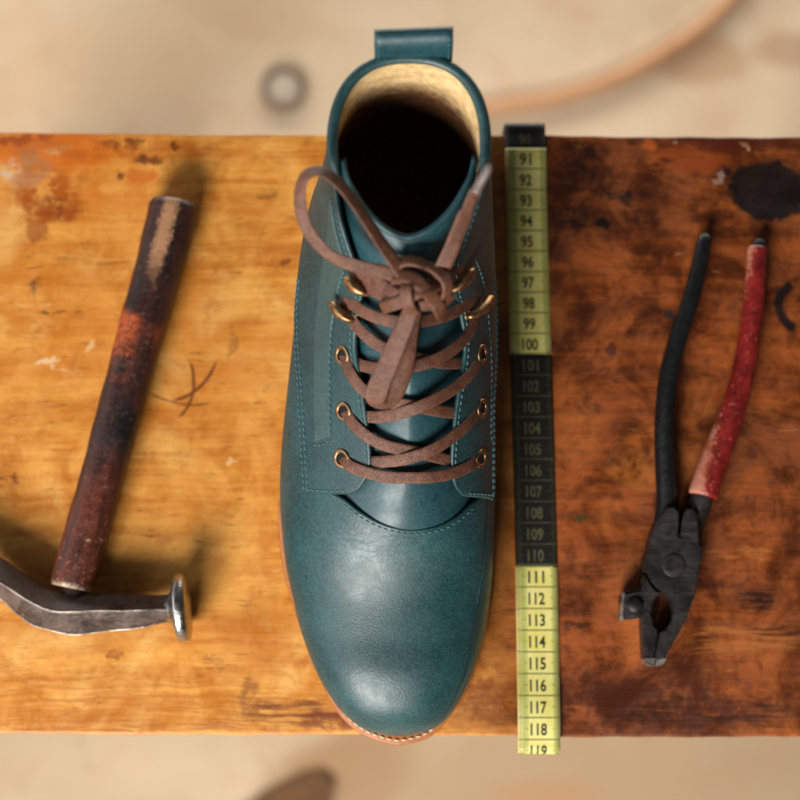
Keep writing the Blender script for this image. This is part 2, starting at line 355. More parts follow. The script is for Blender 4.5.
    # curved scratches
    def arc(px, py, r, wid, a0, a1, c, amt, rot=0):
        nonlocal col
        q = P(px, py, 0)*CM
        vv = k.mapping(k.warp(o, 30, 0.004), loc=(q[0], q[1], 0), rot=(0, 0, R(rot)), scale=(r/2100, r/2100, 1), kind='TEXTURE')
        d = k.math('ABSOLUTE', k.math('SUBTRACT', k.length(vv), 1.0)); m = k.ramp(d, wid/r*0.4, wid/r*1.2, 1, 0)
        x = k.xyz(vv); an = k.math('ARCTAN2', x[1], x[0])
        g = k.math('MULTIPLY', k.ramp(an, R(a0), R(a0+10)), k.ramp(an, R(a1-10), R(a1), 1, 0))
        col = k.mix(k.math('MULTIPLY', k.math('MULTIPLY', m, g), amt), col, c)
    SCR = lin((112, 60, 26))
    arc(160, 345, 58, 2.2, -80, -12, SCR, 0.9); arc(142, 382, 52, 2.0, -48, 28, SCR, 0.85); arc(190, 330, 75, 1.8, -125, -70, SCR, 0.6)
    arc(803, 306, 24, 6.0, -70, 75, BLK, 0.95, 180)
    h = k.math('ADD', k.math('MULTIPLY', g2, 0.6), k.math('MULTIPLY', fine, 0.5))
    nrm = k.bump(h, 0.45, 0.0008)
    rg = k.ramp(iso, 0.35, 0.65, 0.30, 0.60)
    return k.fin(col, rg, nrm, spec=0.4)
bench = thing('wooden_bench', 'worn low wooden bench, honey brown on the left and scorched red brown on the right', 'bench')
WOOD = mat_wood('worn_varnished_wood')
NX, NY = 220, 14
def edge_wob(x, s): return 0.03*math.sin(x*0.31+s)+0.015*math.sin(x*0.93+2*s)+0.012*math.sin(x*2.7+3*s)
yT = P(400, 134.6, 0)[1]; yB = P(400, 735.6, 0)[1]; TH = 3.2; HL = 36.0
rings = []
for i in range(NX):
    x = -HL+2*HL*i/(NX-1)
    ta = yT-0.0052*x+edge_wob(x, 0.4); tb = yB-0.0052*x+edge_wob(x, 2.1)
    r = 0.13
    sec = [(ta, -r)] + [(ta-r+r*math.cos(t), -r+r*math.sin(t)) for t in np.linspace(0.3, math.pi/2, 5)]
    sec += [(ta+(tb-ta)*q, 0.0) for q in np.linspace(0.02, 0.98, NY)]
    sec += [(tb+r-r*math.cos(t), -r+r*math.sin(t)) for t in np.linspace(math.pi/2, 0.3, 5)] + [(tb, -r), (tb+0.05, -TH), (ta-0.05, -TH)]
    rings.append([(x, y, z) for y, z in sec])
v, f = loft(rings)
link('seat_board', v, f, WOOD, bench)
LEGWOOD = mat_simple('dark_leg_wood', lin((96, 52, 24)), lin((140, 82, 40)), 60, 0.55, 0.3, stretch=(8, 8, 1))
for sx in (-1, 1):
    for sy in (-1, 1):
        a = np.array([sx*26.0, sy*9.0-1.5, -TH+0.02]); b = np.array([sx*30.0, sy*11.5-1.5, FLOOR+0.1])
        rings = []
        for t in np.linspace(0, 1, 6):
            p = a+(b-a)*t; hs = 2.4-0.7*t
            rings.append([p+np.array([dx*hs, dy*hs, 0]) for dx, dy in ((-1, -.8), (-.8, -1), (.8, -1), (1, -.8), (1, .8), (.8, 1), (-.8, 1), (-1, .8))])
        v, f = loft(rings); link('leg', v, f, LEGWOOD, bench, False)

# ================================================================= boot
boot = thing('lace_up_boot', 'teal green leather lace-up ankle boot with brown laces standing on the bench', 'boot')
# outline of the upper as seen in the photo: pixel x by pixel y, on both sides
LS = [(160, 331), (180, 321), (200, 314), (220, 309), (250, 303), (280, 299), (310, 296), (330, 294), (360, 291), (400, 286), (440, 282), (470, 280), (510, 280),
      (530, 281), (560, 285), (590, 291), (620, 298), (650, 307), (680, 320), (695, 329), (712, 342), (724, 355), (732, 371), (737, 397)]
RS = [(160, 487), (200, 489), (250, 491), (300, 493), (350, 494), (450, 494), (500, 494), (540, 494), (576, 492), (623, 487), (667, 475), (695, 463), (710, 453), (724, 442), (732, 427), (737, 399)]
def sil(t, y): return float(np.interp(y, [a for a, b in t], [b for a, b in t]))
#        T: py, px, z      B: Y, z (None -> under T)     m     nTop  nBot
SECT = [(736.0, 398, 2.3, None, 1.75, .45, 2.2, 2.6),
        (731, 397, 3.05, None, 1.70, .42, 2.2, 3.0),
        (722, 397, 3.75, None, 1.60, .38, 2.2, 3.2),
        (705, 396, 4.35, None, 1.45, .36, 2.2, 3.4),
        (675, 394, 4.85, None, 1.25, .34, 2.2, 3.4),
        (635, 391, 5.10, None, 1.10, .34, 2.1, 3.4),
        (595, 391, 5.55, None, 1.02, .34, 2.0, 3.4),
        (560, 395, 6.30, None, 1.00, .34, 1.95, 3.3),
        (525, 400, 7.30, -4.6, 1.15, .35, 1.8, 3.2),
        (490, 406, 8.20, -1.6, 1.60, .37, 1.68, 3.0),
        (450, 410, 9.05, 2.2, 2.2, .40, 1.62, 2.8),
        (410, 411, 9.85, 6.0, 2.7, .42, 1.6, 2.6),
        (370, 411, 10.6, 9.6, 3.1, .44, 1.6, 2.4),
        (330, 410, 11.4, 11.6, 4.6, .46, 1.6, 2.2),
        (296, 409, 12.2, 12.1, 7.6, .48, 1.62, 2.1),
        (266, 408, 13.0, 12.0, 11.0, .50, 1.75, 2.2),
        (241, 408, 13.7, 12.05, 14.3, .50, 1.7, 2.4)]
rows = []
for (py, px, tz, by, bz, m, nt, nb) in SECT:
    T = P(px, py, tz); by = T[1]+0.02 if by is None else by
    M = np.array([0, by+m*(T[1]-by), bz+m*(tz-bz)])
    # x of both silhouettes at the widest point
    _, my = proj(M); my = float(my); depth = (M-cam_pos)@F_
    xl = (sil(LS, my)-400)/FPX*depth; xr = (sil(RS, my)-400)/FPX*depth
    rows.append([T[0], T[1], tz, by, bz, m, nt, nb, xl, xr])
rows = np.array(rows); NS = len(rows)-1
xc = (rows[:, 8]+rows[:, 9])/2
rows = np.column_stack([rows, xc])
def interp_rows(u):
    u = np.clip(u, 0, NS); i = np.minimum(u.astype(int), NS-1); t = (u-i)[..., None]
    p0 = rows[np.maximum(i-1, 0)]; p1 = rows[i]; p2 = rows[i+1]; p3 = rows[np.minimum(i+2, NS)]
    return 0.5*((2*p1)+(p2-p0)*t+(2*p0-5*p1+4*p2-p3)*t*t+(3*p1-p0-3*p2+p3)*t**3)
def S0(u, ph):
    u, ph = np.broadcast_arrays(np.asarray(u, float), np.asarray(ph, float))
    r = interp_rows(u); tx, ty, tz, by, bz, m, nt, nb, xl, xr, xm = [r[..., i] for i in range(11)]
    a = np.abs(ph); top = a <= math.pi/2
    n = np.where(top, nt, nb); ex = 2.0/n
    a = np.where(top, a, math.pi/2+math.pi/2*np.clip((a-math.pi/2)/(math.pi/2), 0, 1)**(n/2))
    ca = np.abs(np.cos(a))**ex; sa = np.abs(np.sin(a))**ex
    ax = np.where(top, m+(1-m)*ca, m-m*ca)
    hl = np.where(ph < 0, xm-xl, xr-xm); sg = np.where(ph < 0, -1.0, 1.0)
    # ridge line leans towards T's own x near the top
    x = xm + (tx-xm)*np.where(top, ca, 0)**1.0*0.9 + sg*hl*sa
    return np.stack([x, by+ax*(ty-by), bz+ax*(tz-bz)], -1)
def SN(u, ph):
    u, ph = np.broadcast_arrays(np.asarray(u, float), np.asarray(ph, float)); e = 0.02
    du = S0(np.clip(u+e, 0, NS), ph)-S0(np.clip(u-e, 0, NS), ph)
    dp = S0(u, np.clip(ph+e, -math.pi, math.pi))-S0(u, np.clip(ph-e, -math.pi, math.pi))
    n = unit(np.cross(dp, du))
    c = interp_rows(u); ctr = np.stack([c[..., 10], (c[..., 1]+c[..., 3])/2, (c[..., 2]+c[..., 4])/2], -1)
    s = np.sign(np.sum(n*(S0(u, ph)-ctr), -1, keepdims=True)); s[s == 0] = 1
    return n*s
def S(u, ph, off=0.0):
    return S0(u, ph)+SN(u, ph)*np.asarray(off)[..., None] if np.ndim(off) else S0(u, ph)+SN(u, ph)*off
# ray-casting surface for placing things that lie on the boot
nu, nph = 260, 260
GU, GP = np.meshgrid(np.linspace(0, NS, nu), np.linspace(-math.pi, math.pi, nph), indexing='ij')
gv = S0(GU, GP).reshape(-1, 3); gf = grid_faces(nu, nph)
BVH = BVHTree.FromPolygons([Vector(p) for p in gv], gf)
def hit(px, py):
    h = BVH.ray_cast(Vector(cam_pos), Vector(ray(px, py)).normalized())
    if h[0] is None:
        # outside the outline: take the nearest surface point to the ray
        d = unit(ray(px, py)); q = gv-cam_pos; dd = np.linalg.norm(q-np.outer(q@d, d), axis=1)
        i = int(np.argmin(dd)); return gv[i], (i//nph)*NS/(nu-1), -math.pi+(i % nph)*2*math.pi/(nph-1)
    q = np.array(h[0]); fi = h[2]; i, j = fi//(nph-1), fi % (nph-1)
    u = (i+.5)*NS/(nu-1); ph = -math.pi+(j+.5)*2*math.pi/(nph-1)
    for _ in range(4):
        e = 1e-3; p = S0(u, ph); J = np.stack([(S0(u+e, ph)-p)/e, (S0(u, ph+e)-p)/e], 1)
        d = np.linalg.lstsq(J, q-p, rcond=None)[0]; u += float(np.clip(d[0], -.1, .1)); ph += float(np.clip(d[1], -.05, .05))
    return q, float(np.clip(u, 0, NS)), ph
def uvline(pix, n):
    a = np.array([hit(x, y)[1:] for x, y in pix]); return cr(a, n)
def grade(n, e=0.012):
    return np.concatenate([[0, e, 2.5*e], np.linspace(5*e, 1-5*e, n-6), [1-2.5*e, 1-e, 1]])
def shell(name, uv, o1, o0, mat, parent, soft=0.05):
    """thick leather panel: uv grid (n,m,2) lifted o1 above the last, underside at o0"""
    n, m, _ = uv.shape
    off = np.full((n, m), o1); off[0] -= soft; off[-1] -= soft; off[1:-1, 0] -= soft; off[1:-1, -1] -= soft
    top = S(uv[..., 0], uv[..., 1], off).reshape(-1, 3); bot = S(uv[..., 0], uv[..., 1], o0).reshape(-1, 3)
    N = n*m; f = grid_faces(n, m); fb = [tuple(N+i for i in q[::-1]) for q in f]
    ring = [j for j in range(m)]+[i*m+m-1 for i in range(1, n)]+[(n-1)*m+j for j in range(m-2, -1, -1)]+[i*m for i in range(n-2, 0, -1)]
    wl = [(ring[i], ring[i-1], N+ring[i-1], N+ring[i]) for i in range(len(ring))]
    return link(name, np.vstack([top, bot]), f+fb+wl, mat, parent)
def ruled(A, B, m):
    s = grade(m)[None, :, None]; return A[:, None, :]*(1-s)+B[:, None, :]*s
def stitches(name, P3, N3, mat, parent, length=0.20, gap=0.085, r=0.027, lift=0.0):
    P3 = np.asarray(P3); L = np.concatenate([[0], np.cumsum(np.linalg.norm(np.diff(P3, axis=0), axis=1))])
    mb = MB(); s = 0.05
    at = lambda A, t: np.array([np.interp(t, L, A[:, j]) for j in range(3)])
    while s+length < L[-1]:
        a, b = at(P3, s), at(P3, s+length); n = unit(at(N3, s+length/2)); a = a+n*lift; b = b+n*lift
        pts = [a-n*0.02, a+(b-a)*.15+n*r*.55, a+(b-a)*.5+n*r*.8, a+(b-a)*.85+n*r*.55, b-n*0.02]
        v, f = tube(pts, [r*.5, r, r*1.05, r, r*.5], 6); mb.add(v, f); s += length+gap
    return mb.build(name, mat, parent)
def stitch_uv(name, uv, off, parent, mat=THREAD, **kw):
    return stitches(name, S(uv[:, 0], uv[:, 1], off), SN(uv[:, 0], uv[:, 1]), mat, parent, **kw)

# --- edges read from the photo
faceL = uvline([(352, 494), (362, 486), (370, 472), (372, 458), (369, 425), (363, 382), (357, 345), (360, 312), (364, 288), (356, 262), (346, 232), (339, 200), (336, 182)], 60)
faceR = uvline([(462, 496), (454, 486), (450, 468), (451, 440), (454, 410), (459, 378), (463, 350), (460, 320), (452, 292), (450, 272), (458, 245), (471, 212), (482, 184)], 60)
faceL[-1, 0] = faceR[-1, 0] = NS; faceL[-2, 0] = min(faceL[-2, 0], NS-.15); faceR[-2, 0] = min(faceR[-2, 0], NS-.15)
vampE = uvline([(330, 492), (343, 499), (360, 512), (380, 523), (400, 529), (418, 530), (440, 526), (458, 517), (473, 504), (484, 494)], 50)
seamL = uvline([(306, 494), (303, 460), (301, 420), (299, 380), (297, 345), (297, 312)], 30)
print('seam', seamL[::10], 'vampE', vampE[0], vampE[-1])
def gap_phi(fa, u): return np.interp(u, fa[:, 0], fa[:, 1])
fl_s = faceL[np.argsort(faceL[:, 0])]; fr_s = faceR[np.argsort(faceR[:, 0])]

# --- vamp and the sides below the quarters: one sheet of teal leather closing round the toe and heel
def strip(A, B, n, m):
    s = np.linspace(0, 1, n)[:, None, None]; return A[None]*(1-s)+B[None]*s
nv = 150; dn = np.array([-.2, -.12, -.06, -.02, .02, .06, .12, .2])
Lp = np.sort(np.unique(np.concatenate([np.linspace(-math.pi, vampE[0, 1], 50)[:-1], -math.pi/2-dn])))
Rp = np.sort(np.unique(np.concatenate([np.linspace(vampE[-1, 1], math.pi, 50)[1:], math.pi/2+dn])))
ph = np.concatenate([Lp, vampE[:, 1], Rp]); kL, kR = len(Lp), len(Rp)
sm = lambda x: np.clip(x, 0, 1)**2*(3-2*np.clip(x, 0, 1))
wl = sm((vampE[0, 1]-0.04-ph[:kL])/(vampE[0, 1]-np.max(seamL[:, 1])*1.0-0.04+1e-3)); wr = sm((ph[-kR:]-vampE[-1, 1]-0.04)/(-np.max(seamL[:, 1])-vampE[-1, 1]-0.04+0.15))
UW = seamL[-1, 0]+0.25
ue = np.concatenate([vampE[0, 0]+(UW-vampE[0, 0])*wl, vampE[:, 0], vampE[-1, 0]+(UW-vampE[-1, 0])*wr])
tt = np.linspace(0, 1, nv)**1.0
uv = np.stack([ue[None, :]*tt[:, None], np.broadcast_to(ph, (nv, len(ph)))], -1)
off = np.zeros(uv.shape[:2]); off[-1, kL:kL+50] = -0.03
vt = S(uv[..., 0], uv[..., 1], off); m_ = len(ph)
vb = S(uv[-1, :, 0], uv[-1, :, 1], -0.16)
vv = np.vstack([vt.reshape(-1, 3), vb]); ff = grid_faces(nv, m_)
ff += [((nv-1)*m_+j, (nv-1)*m_+j+1, nv*m_+j+1, nv*m_+j) for j in range(m_-1)]
vamp = link('vamp', vv, ff, LTEAL, boot)
stitch_uv('vamp_stitching', np.column_stack([vampE[4:-4, 0]-0.11, vampE[4:-4, 1]]), 0.0, vamp)
# sides and heel behind the vamp (below and behind the quarters)
u0, u1 = min(vampE[0, 0], vampE[-1, 0])-0.05, NS
nb_ = 90
us = np.linspace(u0, u1, nb_)
gl = np.interp(us, fl_s[:, 0], fl_s[:, 1])-0.10; gr = np.interp(us, fr_s[:, 0], fr_s[:, 1])+0.10
gl = np.where(us < fl_s[0, 0]+.6, np.minimum(gl, vampE[0, 1]), gl); gr = np.where(us < fr_s[0, 0]+.6, np.maximum(gr, vampE[-1, 1]), gr)
A = np.stack([us, gr], -1); B = np.stack([us, gl+2*math.pi], -1)
sidegrid = ruled(A, B, 120); wrap = np.where(sidegrid[..., 1] > math.pi, sidegrid[..., 1]-2*math.pi, sidegrid[..., 1])
sidegrid = np.stack([sidegrid[..., 0], wrap], -1)
side = shell('back_quarter', sidegrid, -0.05, -0.18, LQUAR, boot, 0.0)

# --- tongue
us = np.linspace(min(vampE[:, 0])-0.9, NS-0.02, 80)
aL = np.interp(us, fl_s[:, 0], fl_s[:, 1])-0.22; aR = np.interp(us, fr_s[:, 0], fr_s[:, 1])+0.22
t_ = np.linspace(0, 1, 40)[None]
tph = aL[:, None]*(1-t_)+aR[:, None]*t_
toff = -0.20-0.16*np.abs(2*t_-1)**2+0.03*np.sin(us[:, None]*5.0)*(1-np.abs(2*t_-1))+0.15*np.exp(-((us[:, None]-us[0]-1.1)/.7)**2)*(1-(2*t_-1)**2)
toff = np.broadcast_to(toff, tph.shape)
tuv = np.broadcast_to(us[:, None], tph.shape)
tt_ = S(tuv, tph, toff); tb_ = S(tuv, tph, toff-0.22); N = tt_.shape[0]*tt_.shape[1]
f = grid_faces(80, 40); f2 = [tuple(N+i for i in q[::-1]) for q in f]
ring = list(range(40))+[i*40+39 for i in range(1, 80)]+[79*40+j for j in range(38, -1, -1)]+[i*40 for i in range(78, 0, -1)]
tongue = link('tongue', np.vstack([tt_.reshape(-1, 3), tb_.reshape(-1, 3)]), f+f2+[(ring[i], ring[i-1], N+ring[i-1], N+ring[i]) for i in range(len(ring))], LTONG, boot)

# --- quarters carrying the eyelets (overlays, 1.5 mm proud)
def outer_curve(fa, side_):
    n = len(fa); us = np.linspace(0, 1, n)
    if side_ < 0:
        sl = seamL; k = np.linspace(0, 1, n)
        s1 = np.interp(np.clip(k/0.62, 0, 1), np.linspace(0, 1, len(sl)), sl[:, 0]); s2 = np.interp(np.clip(k/0.62, 0, 1), np.linspace(0, 1, len(sl)), sl[:, 1])
        e = np.clip((k-0.62)/0.38, 0, 1)
        return np.stack([s1+(NS-s1)*e, s2+(-1.62-s2)*e], -1)
    k = np.linspace(0, 1, n); b0 = hit(492, 500)[1:]
    m = seamL[:, 1]
    s1 = np.interp(np.clip(k/0.62, 0, 1), np.linspace(0, 1, len(seamL)), seamL[:, 0]); s2 = -np.interp(np.clip(k/0.62, 0, 1), np.linspace(0, 1, len(seamL)), seamL[:, 1])
    s1 = s1+(b0[0]-s1[0])*(1-np.clip(k/0.62, 0, 1)); s2 = np.maximum(s2, b0[1]*0.98)
    e = np.clip((k-0.62)/0.38, 0, 1)
    return np.stack([s1+(NS-s1)*e, s2+(1.62-s2)*e], -1)
quarter = {}
for sd, fa in ((-1, faceL), (1, faceR)):
    oc = outer_curve(fa, sd)
    q = shell('quarter', ruled(fa, oc, 46), 0.15, -0.02, LQUAR, boot, 0.06); quarter[sd] = (q, fa, oc)
    inner = fa+(oc-fa)*0.055
    stitch_uv('facing_stitching', inner[6:-2], 0.15, q)
    for kk in (0.965, 0.90):
        stitch_uv('seam_stitching', (fa+(oc-fa)*kk)[1:40], 0.15, q)
    bt = np.stack([ (fa+(oc-fa)*0.10)[0]*(1-t)+(fa+(oc-fa)*0.97)[0]*t for t in np.linspace(0, 1, 20)])+np.array([0.10, 0])
    stitch_uv('hem_stitching', bt, 0.15, q)
# reinforcing band with its U-shaped stitching
bandL = [(332, 436), (332, 400), (332, 360), (334, 330), (337, 310), (342, 285), (347, 262), (341, 240), (336, 215), (334, 195)]
bandLo = [(317, 442), (317, 400), (317, 360), (318, 330), (320, 310), (323, 285), (327, 255), (331, 230), (333, 205), (333, 194)]
bi, bo = uvline(bandL, 50), uvline(bandLo, 50)
band = shell('eyelet_band', ruled(bi, bo, 16), 0.185, 0.13, LBAND, quarter[-1][0], 0.03)
stitch_uv('band_stitching', bi+np.array([0, 0.012]), 0.16, band)
stitch_uv('band_hem_stitching', uvline([(333, 440), (326, 444), (314, 445)], 12), 0.16, band)
stR = uvline([(492, 443), (488, 438), (488, 400), (488, 360), (486, 330), (483, 300), (478, 275), (470, 255)], 50)
stitch_uv('band_stitching', stR, 0.15, quarter[1][0])

# --- lining, insole, collar
ul = np.linspace(8.0, NS, 40)
pl = np.linspace(-math.pi, math.pi, 90)
LU, LP = np.meshgrid(ul, pl, indexing='ij')
gl_ = np.interp(ul, fl_s[:, 0], fl_s[:, 1])[:, None]; gr_ = np.interp(ul, fr_s[:, 0], fr_s[:, 1])[:, None]
LU0 = LU; infront = (LP > gl_-0.25) & (LP < gr_+0.25)
lo = np.where(infront, -0.58, -0.34)
lo = np.where(LU > NS-0.6, np.where(infront, -0.46, -0.24), lo)
LU = np.where(infront, np.minimum(LU, NS-0.7), LU); lv = S(LU, LP, lo)
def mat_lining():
    k = NT('cream_lining_shaded_inside'); o = k.obj; n1 = k.noise(o, 260, 5, 0.65); n2 = k.noise(o, 70, 5, 0.65); Z = k.xyz(o)[2]
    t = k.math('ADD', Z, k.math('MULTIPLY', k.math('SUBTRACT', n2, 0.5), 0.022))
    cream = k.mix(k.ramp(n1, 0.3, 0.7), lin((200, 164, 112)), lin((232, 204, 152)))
    col = k.mix(k.ramp(t, 0.106, 0.132), k.mix(k.ramp(n1, 0.3, 0.7), lin((70, 42, 22)), lin((98, 62, 34))), cream)  # cream turns brown lower down: shade inside the boot put into the colour
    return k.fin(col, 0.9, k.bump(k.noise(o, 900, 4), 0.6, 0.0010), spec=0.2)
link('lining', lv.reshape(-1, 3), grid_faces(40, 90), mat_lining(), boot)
cph = np.concatenate([np.linspace(faceR[-1, 1], math.pi, 60), np.linspace(-math.pi, faceL[-1, 1], 60)[1:]])
cpt = S(np.full(len(cph), NS), cph, -0.05)+np.array([0, 0, 0.02])
cr_ = 0.235*np.minimum(1, 0.25+np.minimum(np.arange(len(cph)), np.arange(len(cph))[::-1])/8.0)
v, f = tube(cpt, cr_, 12, squash=0.8); collar = link('collar', v, f, LQUAR, boot)
tpt = S(np.full(40, NS-0.02), tph[-1], toff[-1]-0.11)
v, f = tube(tpt, 0.16*np.minimum(1, 0.1+np.minimum(np.arange(40), np.arange(40)[::-1])/7.0), 10); link('tongue_edge', v, f, LTONG, tongue)

# --- pull tab: loop of strap standing over the back of the collar
back = S0(NS, math.pi); bx = P(413.5, 62, back[2])[0]
def tab_pt(x, t):
    # t 0..1: from inside the collar, up and over, down outside
    pts = cr([(0, -0.04, -0.25), (0, 0.0, 0.25), (0, 0.08, 0.8), (0, 0.26, 1.15), (0, 0.55, 1.28), (0, 0.78, 1.05), (0, 0.70, 0.5), (0, 0.42, -0.4), (0, 0.34, -2.4)], 40)
    q = pts[int(round(t*39))]; return np.array([bx+x, back[1]+q[1]+0.035*x*max(0, min(1, q[2]/1.2)), back[2]+q[2]+0.03*x*max(0, min(1, q[2]/1.2))])
prof = []
for s_ in np.linspace(-1, 1, 13):
    e = 0.05*(1-min(1, (1-abs(s_))*8))
    prof.append((s_*1.55, -e))
top = [[tab_pt(x, t)-np.array([0, 0.02*s_*0, 0]) for (x, s_) in prof] for t in np.linspace(0, 1, 40)]
top = np.array(top); nrm_t = unit(np.cross(np.gradient(top, axis=0), np.gradient(top, axis=1)))
curve_in = np.array([[0.0, 0.10*(x/1.55)**2*0, 0] for x, _ in prof])
outer = top+nrm_t*0.06; inner_ = top-nrm_t*0.06
n, m = 40, 13; N = n*m; f = grid_faces(n, m); fb = [tuple(N+i for i in q[::-1]) for q in f]
ring = list(range(m))+[i*m+m-1 for i in range(1, n)]+[(n-1)*m+j for j in range(m-2, -1, -1)]+[i*m for i in range(n-2, 0, -1)]
tab = link('pull_tab', np.vstack([outer.reshape(-1, 3), inner_.reshape(-1, 3)]), f+fb+[(ring[i], ring[i-1], N+ring[i-1], N+ring[i]) for i in range(len(ring))], LTONG, boot)
for xx in (-1.40, 1.40):
    l3 = np.array([tab_pt(xx, t) for t in np.linspace(0.05, 0.55, 30)]); 
    stitches('tab_stitching', l3+np.array([0, -0.07, 0.0]), np.tile(np.array([0, -1.0, 0.3]), (30, 1)), THREAD, tab)

# --- sole: welt, outsole, heel
WL = [(497, 279), (520, 277), (557, 280), (592, 288), (642, 304), (686, 322), (705, 331), (720, 342), (732, 356), (739, 369), (744, 384), (746.5, 396)]
WR = [(746.5, 400), (744, 414), (739, 429), (732, 438), (722, 447), (695, 465), (667, 477), (623, 489), (576, 494), (539, 495), (500, 496)]
def z_sole(y):   # top of the welt
    ys = [-17, -15.5, -13, -10, -6, -3, 0, 4, 8, 13]; zs = [1.55, 1.35, 1.12, 1.0, 0.95, 1.1, 1.45, 2.1, 2.7, 3.0]
    return float(np.interp(y, ys, zs))
ol = []
for py, px in WL[::-1]: ol.append(P(px, py, 1.3 if py > 700 else 1.0)[:2])
for y, x in ((-1.5, -5.15), (1.5, -4.3), (5, -3.45), (8, -3.2), (10.5, -3.0), (11.9, -2.1), (12.45, -0.6), (12.5, 0.6), (12.4, 1.6), (11.7, 3.1), (10.5, 3.8), (8, 3.95), (5, 3.9), (1.5, 4.2), (-1.5, 4.5)): ol.append(np.array([x, y]))
for py, px in WR[::-1]: ol.append(P(px, py, 1.3 if py > 700 else 1.0)[:2])
ol = cr(np.vstack([ol, ol[:1]]), 181)[:-1]
ctr2 = np.array([0, -2.0])
def inset(poly, d):
    t = unit(np.roll(poly, -1, 0)-np.roll(poly, 1, 0)); nn = np.stack([t[:, 1], -t[:, 0]], 1)
    if ((poly+nn*.1-ctr2)**2).sum() > ((poly-ctr2)**2).sum(): nn = -nn
    return poly+nn*d
def sole_layer(name, specs, mat, parent, ymin=-99):
    rings = []
    for d, dz in specs:
        q = inset(ol, d); rings.append([(x, y, z_sole(y)+dz) for x, y in q])
    v, f = loft(rings, False); n = len(ol)
    # caps as strips between opposite points
    for base in (0, (len(rings)-1)*n):
        for i in range(1, n//2):
            a, b, c, d = base+i, base+i+1, base+(n-i-1) % n, base+(n-i) % n
            f.append((a, b, c, d) if len({a, b, c, d}) == 4 else tuple(dict.fromkeys((a, b, c, d))))
        f.append((base, base+1, base+n-1))
    return link(name, v, f, mat, parent)
welt = sole_layer('welt', [(0.46, 0.06), (0.13, 0.05), (0.07, 0.0), (0.07, -0.28), (0.12, -0.31)], LTAN, boot)
sole_layer('outsole', [(0.06, -0.31), (0.03, -0.36), (0.05, -0.92), (0.25, -0.98)], OUTSOLE, boot)
hp = [q for q in inset(ol, 0.12) if q[1] > 5.2]
hp = sorted(hp, key=lambda q: math.atan2(q[1]-8.5, q[0]-0.3))
v, f = prism(hp, 0.0, 2.0, 0.1); hv = [(x, y, (z if z < 1 else z_sole(y)-0.93)) for x, y, z in v]
link('heel', hv, f, OUTSOLE, boot, False)
wi = inset(ol, 0.28); sel = [i for i in range(len(ol)) if ol[i][1] < -1.5]
start = max(sel) if sel != list(range(min(sel), max(sel)+1)) else 0
order = [i for i in range(len(ol)//2, len(ol)) if i in set(sel)]+[i for i in range(0, len(ol)//2) if i in set(sel)]
w3 = np.array([(wi[i][0], wi[i][1], z_sole(wi[i][1])+0.06) for i in order])
stitches('welt_stitching', w3, np.tile([0, 0, 1.0], (len(w3), 1)), CTHREAD, welt, length=0.24, gap=0.10, r=0.034)

# --- eyelets and speed hooks
def frame(n):
    n = unit(n); a = unit(np.cross(n, [0, 1.0, 0])); return a, np.cross(n, a), n
EY = {-1: [(344, 458), (346, 411), (345, 355)], 1: [(478, 458), (479, 408), (479, 354)]}
for sd in (-1, 1):
    for px, py in EY[sd]:
        q, u, ph_ = hit(px, py); n = SN(u, ph_); a, b, n = frame(n); c = S(u, ph_, 0.16)
        rings = []
        for t in np.linspace(0, 2*math.pi, 28, endpoint=False):
            d = a*math.cos(t)+b*math.sin(t)
            rings.append([c+d*(0.34+0.10*math.cos(s))+n*(0.02+0.055*math.sin(s)) for s in np.linspace(0, 2*math.pi, 8, endpoint=False)])
        v = [p for r in rings for p in r]; k_ = len(rings); f = [(i*8+j, i*8+(j+1) % 8, ((i+1) % k_)*8+(j+1) % 8, ((i+1) % k_)*8+j) for i in range(k_) for j in range(8)]
        e = link('eyelet', v, f, COPPER, boot)
        dv = [c+n*0.012+(a*math.cos(t)+b*math.sin(t))*0.29 for t in np.linspace(0, 2*math.pi, 20, endpoint=False)]
        link('eyelet_hole', dv+[c+n*0.012], [(i, (i+1) % 20, 20) for i in range(20)], BLACKHOLE, e, False)
HK = {-1: [((356, 318), (343, 303)), ((371, 290), (357, 276))], 1: [((465, 315), (480, 298)), ((447, 287), (461, 268))]}
hooks = []
for sd in (-1, 1):
    for (x0, y0), (x1, y1) in HK[sd]:
        q, u, ph_ = hit(x0, y0); n = SN(u, ph_); base = S(u, ph_, 0.14)
        q1, u1_, p1_ = hit(x1, y1); tip = S(u1_, p1_, 0.42)
        d = tip-base; side_v = unit(np.cross(d, n)); rings = []
        path = cr([base+n*0.02, base+d*0.02+n*0.14, base+d*0.25+n*0.27, base+d*0.60+n*0.27, tip+n*0.06, tip+d*0.08-n*0.06], 16)
        wd = np.interp(np.linspace(0, 1, 16), [0, .2, .45, .7, .88, 1], [.14, .17, .24, .27, .23, .10]); T = unit(np.gradient(path, axis=0))
        for i in range(16):
            s_ = side_v; nn = unit(np.cross(s_, T[i]))
            rings.append([path[i]+s_*wd[i]*math.cos(t)+nn*0.20*math.sin(t) for t in np.linspace(0, 2*math.pi, 12, endpoint=False)])
        v, f = loft(rings); hk = link('lace_hook', v, f, BRASS, boot)
        a, b, nn = frame(n)
        v, f = loft([[base+nn*(z_-0.02)+(a*math.cos(t)+b*math.sin(t))*r_ for t in np.linspace(0, 2*math.pi, 16, endpoint=False)] for r_, z_ in ((.24, 0), (.24, .04), (.18, .08), (.05, .1))])
        link('hook_base', v, f, BRASS, hk)

